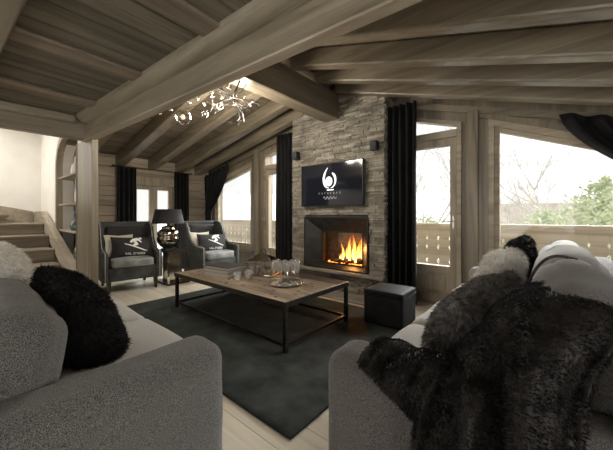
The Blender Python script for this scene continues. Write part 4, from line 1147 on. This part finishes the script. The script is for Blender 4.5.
# ------------------------------------------------------------------ balcony and the snowy outdoors
mb = MB(); x = -9
while x < 4.5: mb.box(x + .004, x + .136, YG + .23, 5.42, -.05, -.02); x += .14
struct('trim_60', mb, 'chalet')
t = thing('balcony_railing', 'pale wooden balcony railing of shaped boards outside the windows', 'railing', (-2.5, 5.3, -.02))
mb = MB(); mb.box(-6, 6, -.05, .07, .98, 1.03, bevel=.01); mb.box(-6, 6, -.02, .02, .86, .98); tr = mb.build('top_rail', 'chalet', t)
mb = MB(); mb.box(-6, 6, -.02, .02, .06, .14); mb.build('bottom_rail', 'chalet', t)
mb = MB(); hz = [(0, .091), (.14, .091), (.18, .074), (.22, .091), (.28, .091), (.33, .070), (.38, .091), (.52, .091), (.57, .070), (.62, .091), (.68, .091), (.72, .074), (.76, .091), (.86, .091)]
pts = [(w_, .06 + z_) for z_, w_ in hz] + [(-w_, .06 + z_) for z_, w_ in hz[::-1]]
mb.prism(pts, 'xz', -.045, -.021)
b0 = mb.build('baluster', 'chalet', t, (-5.9, 0, 0))
x = -5.9 + .185
while x < 5.9:
    c = b0.copy(); col.objects.link(c); c.parent = t; c.location = (x, 0, 0); x += .185
for x in (-5.95, -2.2, 1.8, 5.95):
    mb = MB(); mb.box(x - .05, x + .05, .02, .10, 0, 1.0); mb.build('post', 'chalet', t)
tag(MB().sheet(lambda u, v: (-8 + 11.6 * u, 4.55 + .72 * v, .0 + .13 * math.sin(PI * v) * (.6 + .5 * mnoise.noise(Vector((u * 14, v * 2, 0))))), 70, 10, .02).build('snow_drift', 'snow'), 'bank of snow lying on the balcony floor against the railing', 'snow', kind='stuff')
# snowfield
def terr(x, y):
    return -2.2 + max(0, y - 14) * .16 + .25 * mnoise.noise(Vector((x * .12, y * .12, 0)))
mb = MB(); nx, ny = 60, 50
g = [[mb.bm.verts.new((-60 + 110 * i / nx, 5.6 + 60 * j / ny, terr(-60 + 110 * i / nx, 5.6 + 60 * j / ny))) for j in range(ny + 1)] for i in range(nx + 1)]
for i in range(nx):
    for j in range(ny): mb.bm.faces.new((g[i][j], g[i + 1][j], g[i + 1][j + 1], g[i][j + 1])).smooth = True
struct('ground', mb, 'snow')
mb = MB(); mb.verts([(-60, -30, -2.4), (50, -30, -2.4), (50, 5.7, -2.4), (-60, 5.7, -2.4)], [(0, 1, 2, 3)]); struct('ground_near', mb, 'snow')
mb = MB(); nx = 60
def hill(i, j):
    x = -110 + 200 * i / nx; y = 60 + 60 * j / 20
    return (x, y, -2 + (y - 60) * .55 + 5 * mnoise.noise(Vector((x * .03, y * .03, 4))) * (j / 20) + 5)
g = [[mb.bm.verts.new(hill(i, j)) for j in range(21)] for i in range(nx + 1)]
for i in range(nx):
    for j in range(20): mb.bm.faces.new((g[i][j], g[i + 1][j], g[i + 1][j + 1], g[i][j + 1])).smooth = True
struct('hillside', mb, 'hill')
# neighbouring chalets
def chalet(label, x, y, w, d, h, rz):
    t = thing('chalet', label, 'house', (x, y, terr(x, y) - .1), rz, 'snow covered chalets beyond the balcony')
    mb = MB(); mb.prism([(-w / 2, 0), (w / 2, 0), (w / 2, h), (0, h + w * .2), (-w / 2, h)], 'xz', -d / 2, d / 2); mb.build('walls', 'chalet', t)
    for s in (-1, 1):
        mb = MB(); mb.prism([(0, h + w * .2 + .05), (s * (w / 2 + .9), h - .35), (s * (w / 2 + .9), h + .05), (0, h + w * .2 + .5)], 'xz', -d / 2 - 1, d / 2 + 1, bevel=.1); mb.build('snowy_roof', 'snow', t)
    for k in (-1, 0, 1):
        mb = MB(); mb.box(k * w * .28 - .5, k * w * .28 + .5, -d / 2 - .05, -d / 2, h * .45, h * .8); wd = mb.build('window', 'pale_x', t)
        mb = MB(); mb.box(k * w * .28 - .4, k * w * .28 + .4, -d / 2 - .07, -d / 2 - .05, h * .5, h * .77); mb.build('pane', 'blue_glass', wd)
chalet('low chalet with a deep snow covered roof seen through the big right window', 4.5, 27, 9, 20, 2.3, PI / 2 + .2)
chalet('snow covered chalet seen through the far corner window', -19, 17, 9, 7, 2.6, -.5)
def bare_tree(label, x, y, h, seed):
    t = thing('bare_tree', label, 'tree', (x, y, terr(x, y) - .1), 0, 'bare trees beyond the balcony'); rr = random.Random(seed)
    mb = MB(); mb.tube([(0, 0, 0), (.05, 0, h * .25), (0, .05, h * .5)], [.10, .08, .06], 7); mb.build('trunk', 'bark', t)
    mb = MB()
    def br_(p, d, l, r, dep):
        pts = [Vector(p)]; dd = Vector(d)
        for _ in range(3):
            dd = (dd + Vector((rr.uniform(-.3, .3), rr.uniform(-.3, .3), rr.uniform(-.1, .3)))).normalized(); pts.append(pts[-1] + dd * l / 3)
        mb.tube(pts, [r, r * .8, r * .6, r * .4], 4)
        if dep:
            for _ in range(3): br_(pts[rr.choice((1, 2, 3))], (dd + Vector((rr.uniform(-1, 1), rr.uniform(-1, 1), rr.uniform(-.2, .7)))).normalized(), l * .62, r * .5, dep - 1)
    for k in range(7): br_((0, .02, h * (.2 + .05 * k)), (rr.uniform(-1, 1), rr.uniform(-1, 1), .8), h * .42, .045, 3)
    mb.build('branches', 'bark', t)
bare_tree('bare tree seen through the glass of the right door', -3.1, 10.5, 5.6, 1)
bare_tree('bare tree at the left of the big right window', -1.2, 12, 5.0, 2)
bare_tree('bare tree in the middle of the big right window', .45, 11.5, 5.6, 3)
bare_tree('bare tree seen through the far corner window', -13.5, 11, 4.4, 4)
def bush(label, x, y, r, mat, seed, n=2600, hs=1, nm='bush'):
    t = thing(nm, label, 'bush', (x, y, terr(x, y)), 0, 'evergreen bushes beyond the balcony'); rr = random.Random(seed)
    mb = MB()
    for _ in range(n):
        a, b_, q = rr.uniform(0, 2 * PI), rr.uniform(0, PI), rr.random() ** .4
        p = Vector((math.cos(a) * math.sin(b_) * r * q, math.sin(a) * math.sin(b_) * r * q, (1 + math.cos(b_) * q) * r * hs))
        d1 = Vector((rr.uniform(-1, 1), rr.uniform(-1, 1), rr.uniform(-1, 1))) * .09; d2 = Vector((rr.uniform(-1, 1), rr.uniform(-1, 1), rr.uniform(-1, 1))) * .06
        mb.verts([p, p + d1, p + d1 + d2, p + d2], [(0, 1, 2, 3)])
    mb.build('foliage', mat, t)
    mb = MB(); mb.tube([(0, 0, -.2), (0, 0, r * hs)], [.06, .03], 6); mb.build('stem', 'bark', t)
bush('pale green bush just above the railing in the big right window', -.1, 9.2, .95, 'leaf', 1, hs=1.82, n=3200)
bush('taller green bush at the right edge of the big right window', .85, 8.6, .95, 'leaf', 2, hs=2.15, n=4200)
bush('snow-dusted bush seen through the right glass door', -2.75, 9.0, .9, 'leaf', 3, hs=1.85)

# ------------------------------------------------------------------ light
world = bpy.data.worlds.new('sky'); scn.world = world; world.use_nodes = True
bg = world.node_tree.nodes['Background']; bg.inputs['Color'].default_value = (1.0, .985, .96, 1); bg.inputs['Strength'].default_value = .45
def area(name, loc, rot, sx, sy, e, c=(1, 1, 1), portal=False, spread=None):
    l = bpy.data.lights.new(name, 'AREA'); l.shape = 'RECTANGLE'; l.size = sx; l.size_y = sy; l.energy = e; l.color = c
    if portal: l.cycles.is_portal = True
    if spread: l.spread = spread
    o = bpy.data.objects.new(name, l); col.objects.link(o); o.location = loc; o.rotation_euler = rot
    return o
# sky portals in the openings
area('portal_window_right', (.45, YG + .15, 1.3), (rad(-90), 0, 0), 2.0, 1.9, 1, portal=True)
area('portal_door_right', (-1.3, YG + .15, 1.4), (rad(-90), 0, 0), .95, 2.5, 1, portal=True)
area('portal_window_left', (-5.5, YG + .15, 1.3), (rad(-90), 0, 0), 1.5, 1.9, 1, portal=True)
area('portal_door_left', (-3.95, YG + .15, 1.3), (rad(-90), 0, 0), .95, 2.4, 1, portal=True)
area('portal_eave_door', (XE - .15, 2.66, .9), (0, rad(-90), 0), 1.8, .9, 1, portal=True)
# added fill lamps for daylight in the unseen windows behind and beside the camera
area('fill_back_window', (-1.3, YB - .03, 1.25), (rad(90), 0, 0), 3.6, 1.5, 17, (1, .96, .90))
area('fill_right_window', (XR - .02, -.35, 1.15), (0, rad(90), 0), 1.15, 2.3, 16, (1, .96, .90))
area('daylight_stairwell', (-7.2, -.9, 3.1), (0, 0, 0), 1.6, 2.2, 34, (1, .96, .90))
# overcast sky glow with a soft low sun outside
sl = bpy.data.lights.new('sun', 'SUN'); sl.energy = 11; sl.angle = rad(60); sl.color = (1, .98, .95)
so = bpy.data.objects.new('sun', sl); col.objects.link(so); so.rotation_euler = (rad(-68), 0, rad(-12))

# ------------------------------------------------------------------ camera
cam = bpy.data.cameras.new('camera'); co = bpy.data.objects.new('camera', cam); col.objects.link(co)
cam.sensor_fit = 'HORIZONTAL'; cam.sensor_width = 36; cam.lens = 290 / 613 * 36; cam.shift_y = -10 / 613; cam.clip_start = .05; cam.clip_end = 400
co.location = (0, 0, 1.15); co.rotation_euler = (rad(90), 0, rad(40)); scn.camera = co
vs_ = scn.view_settings; vs_.view_transform = 'Standard'; vs_.look = 'None'; vs_.exposure = 1.3; vs_.gamma = 1
try: vs_.use_curve_mapping = False
except Exception: pass
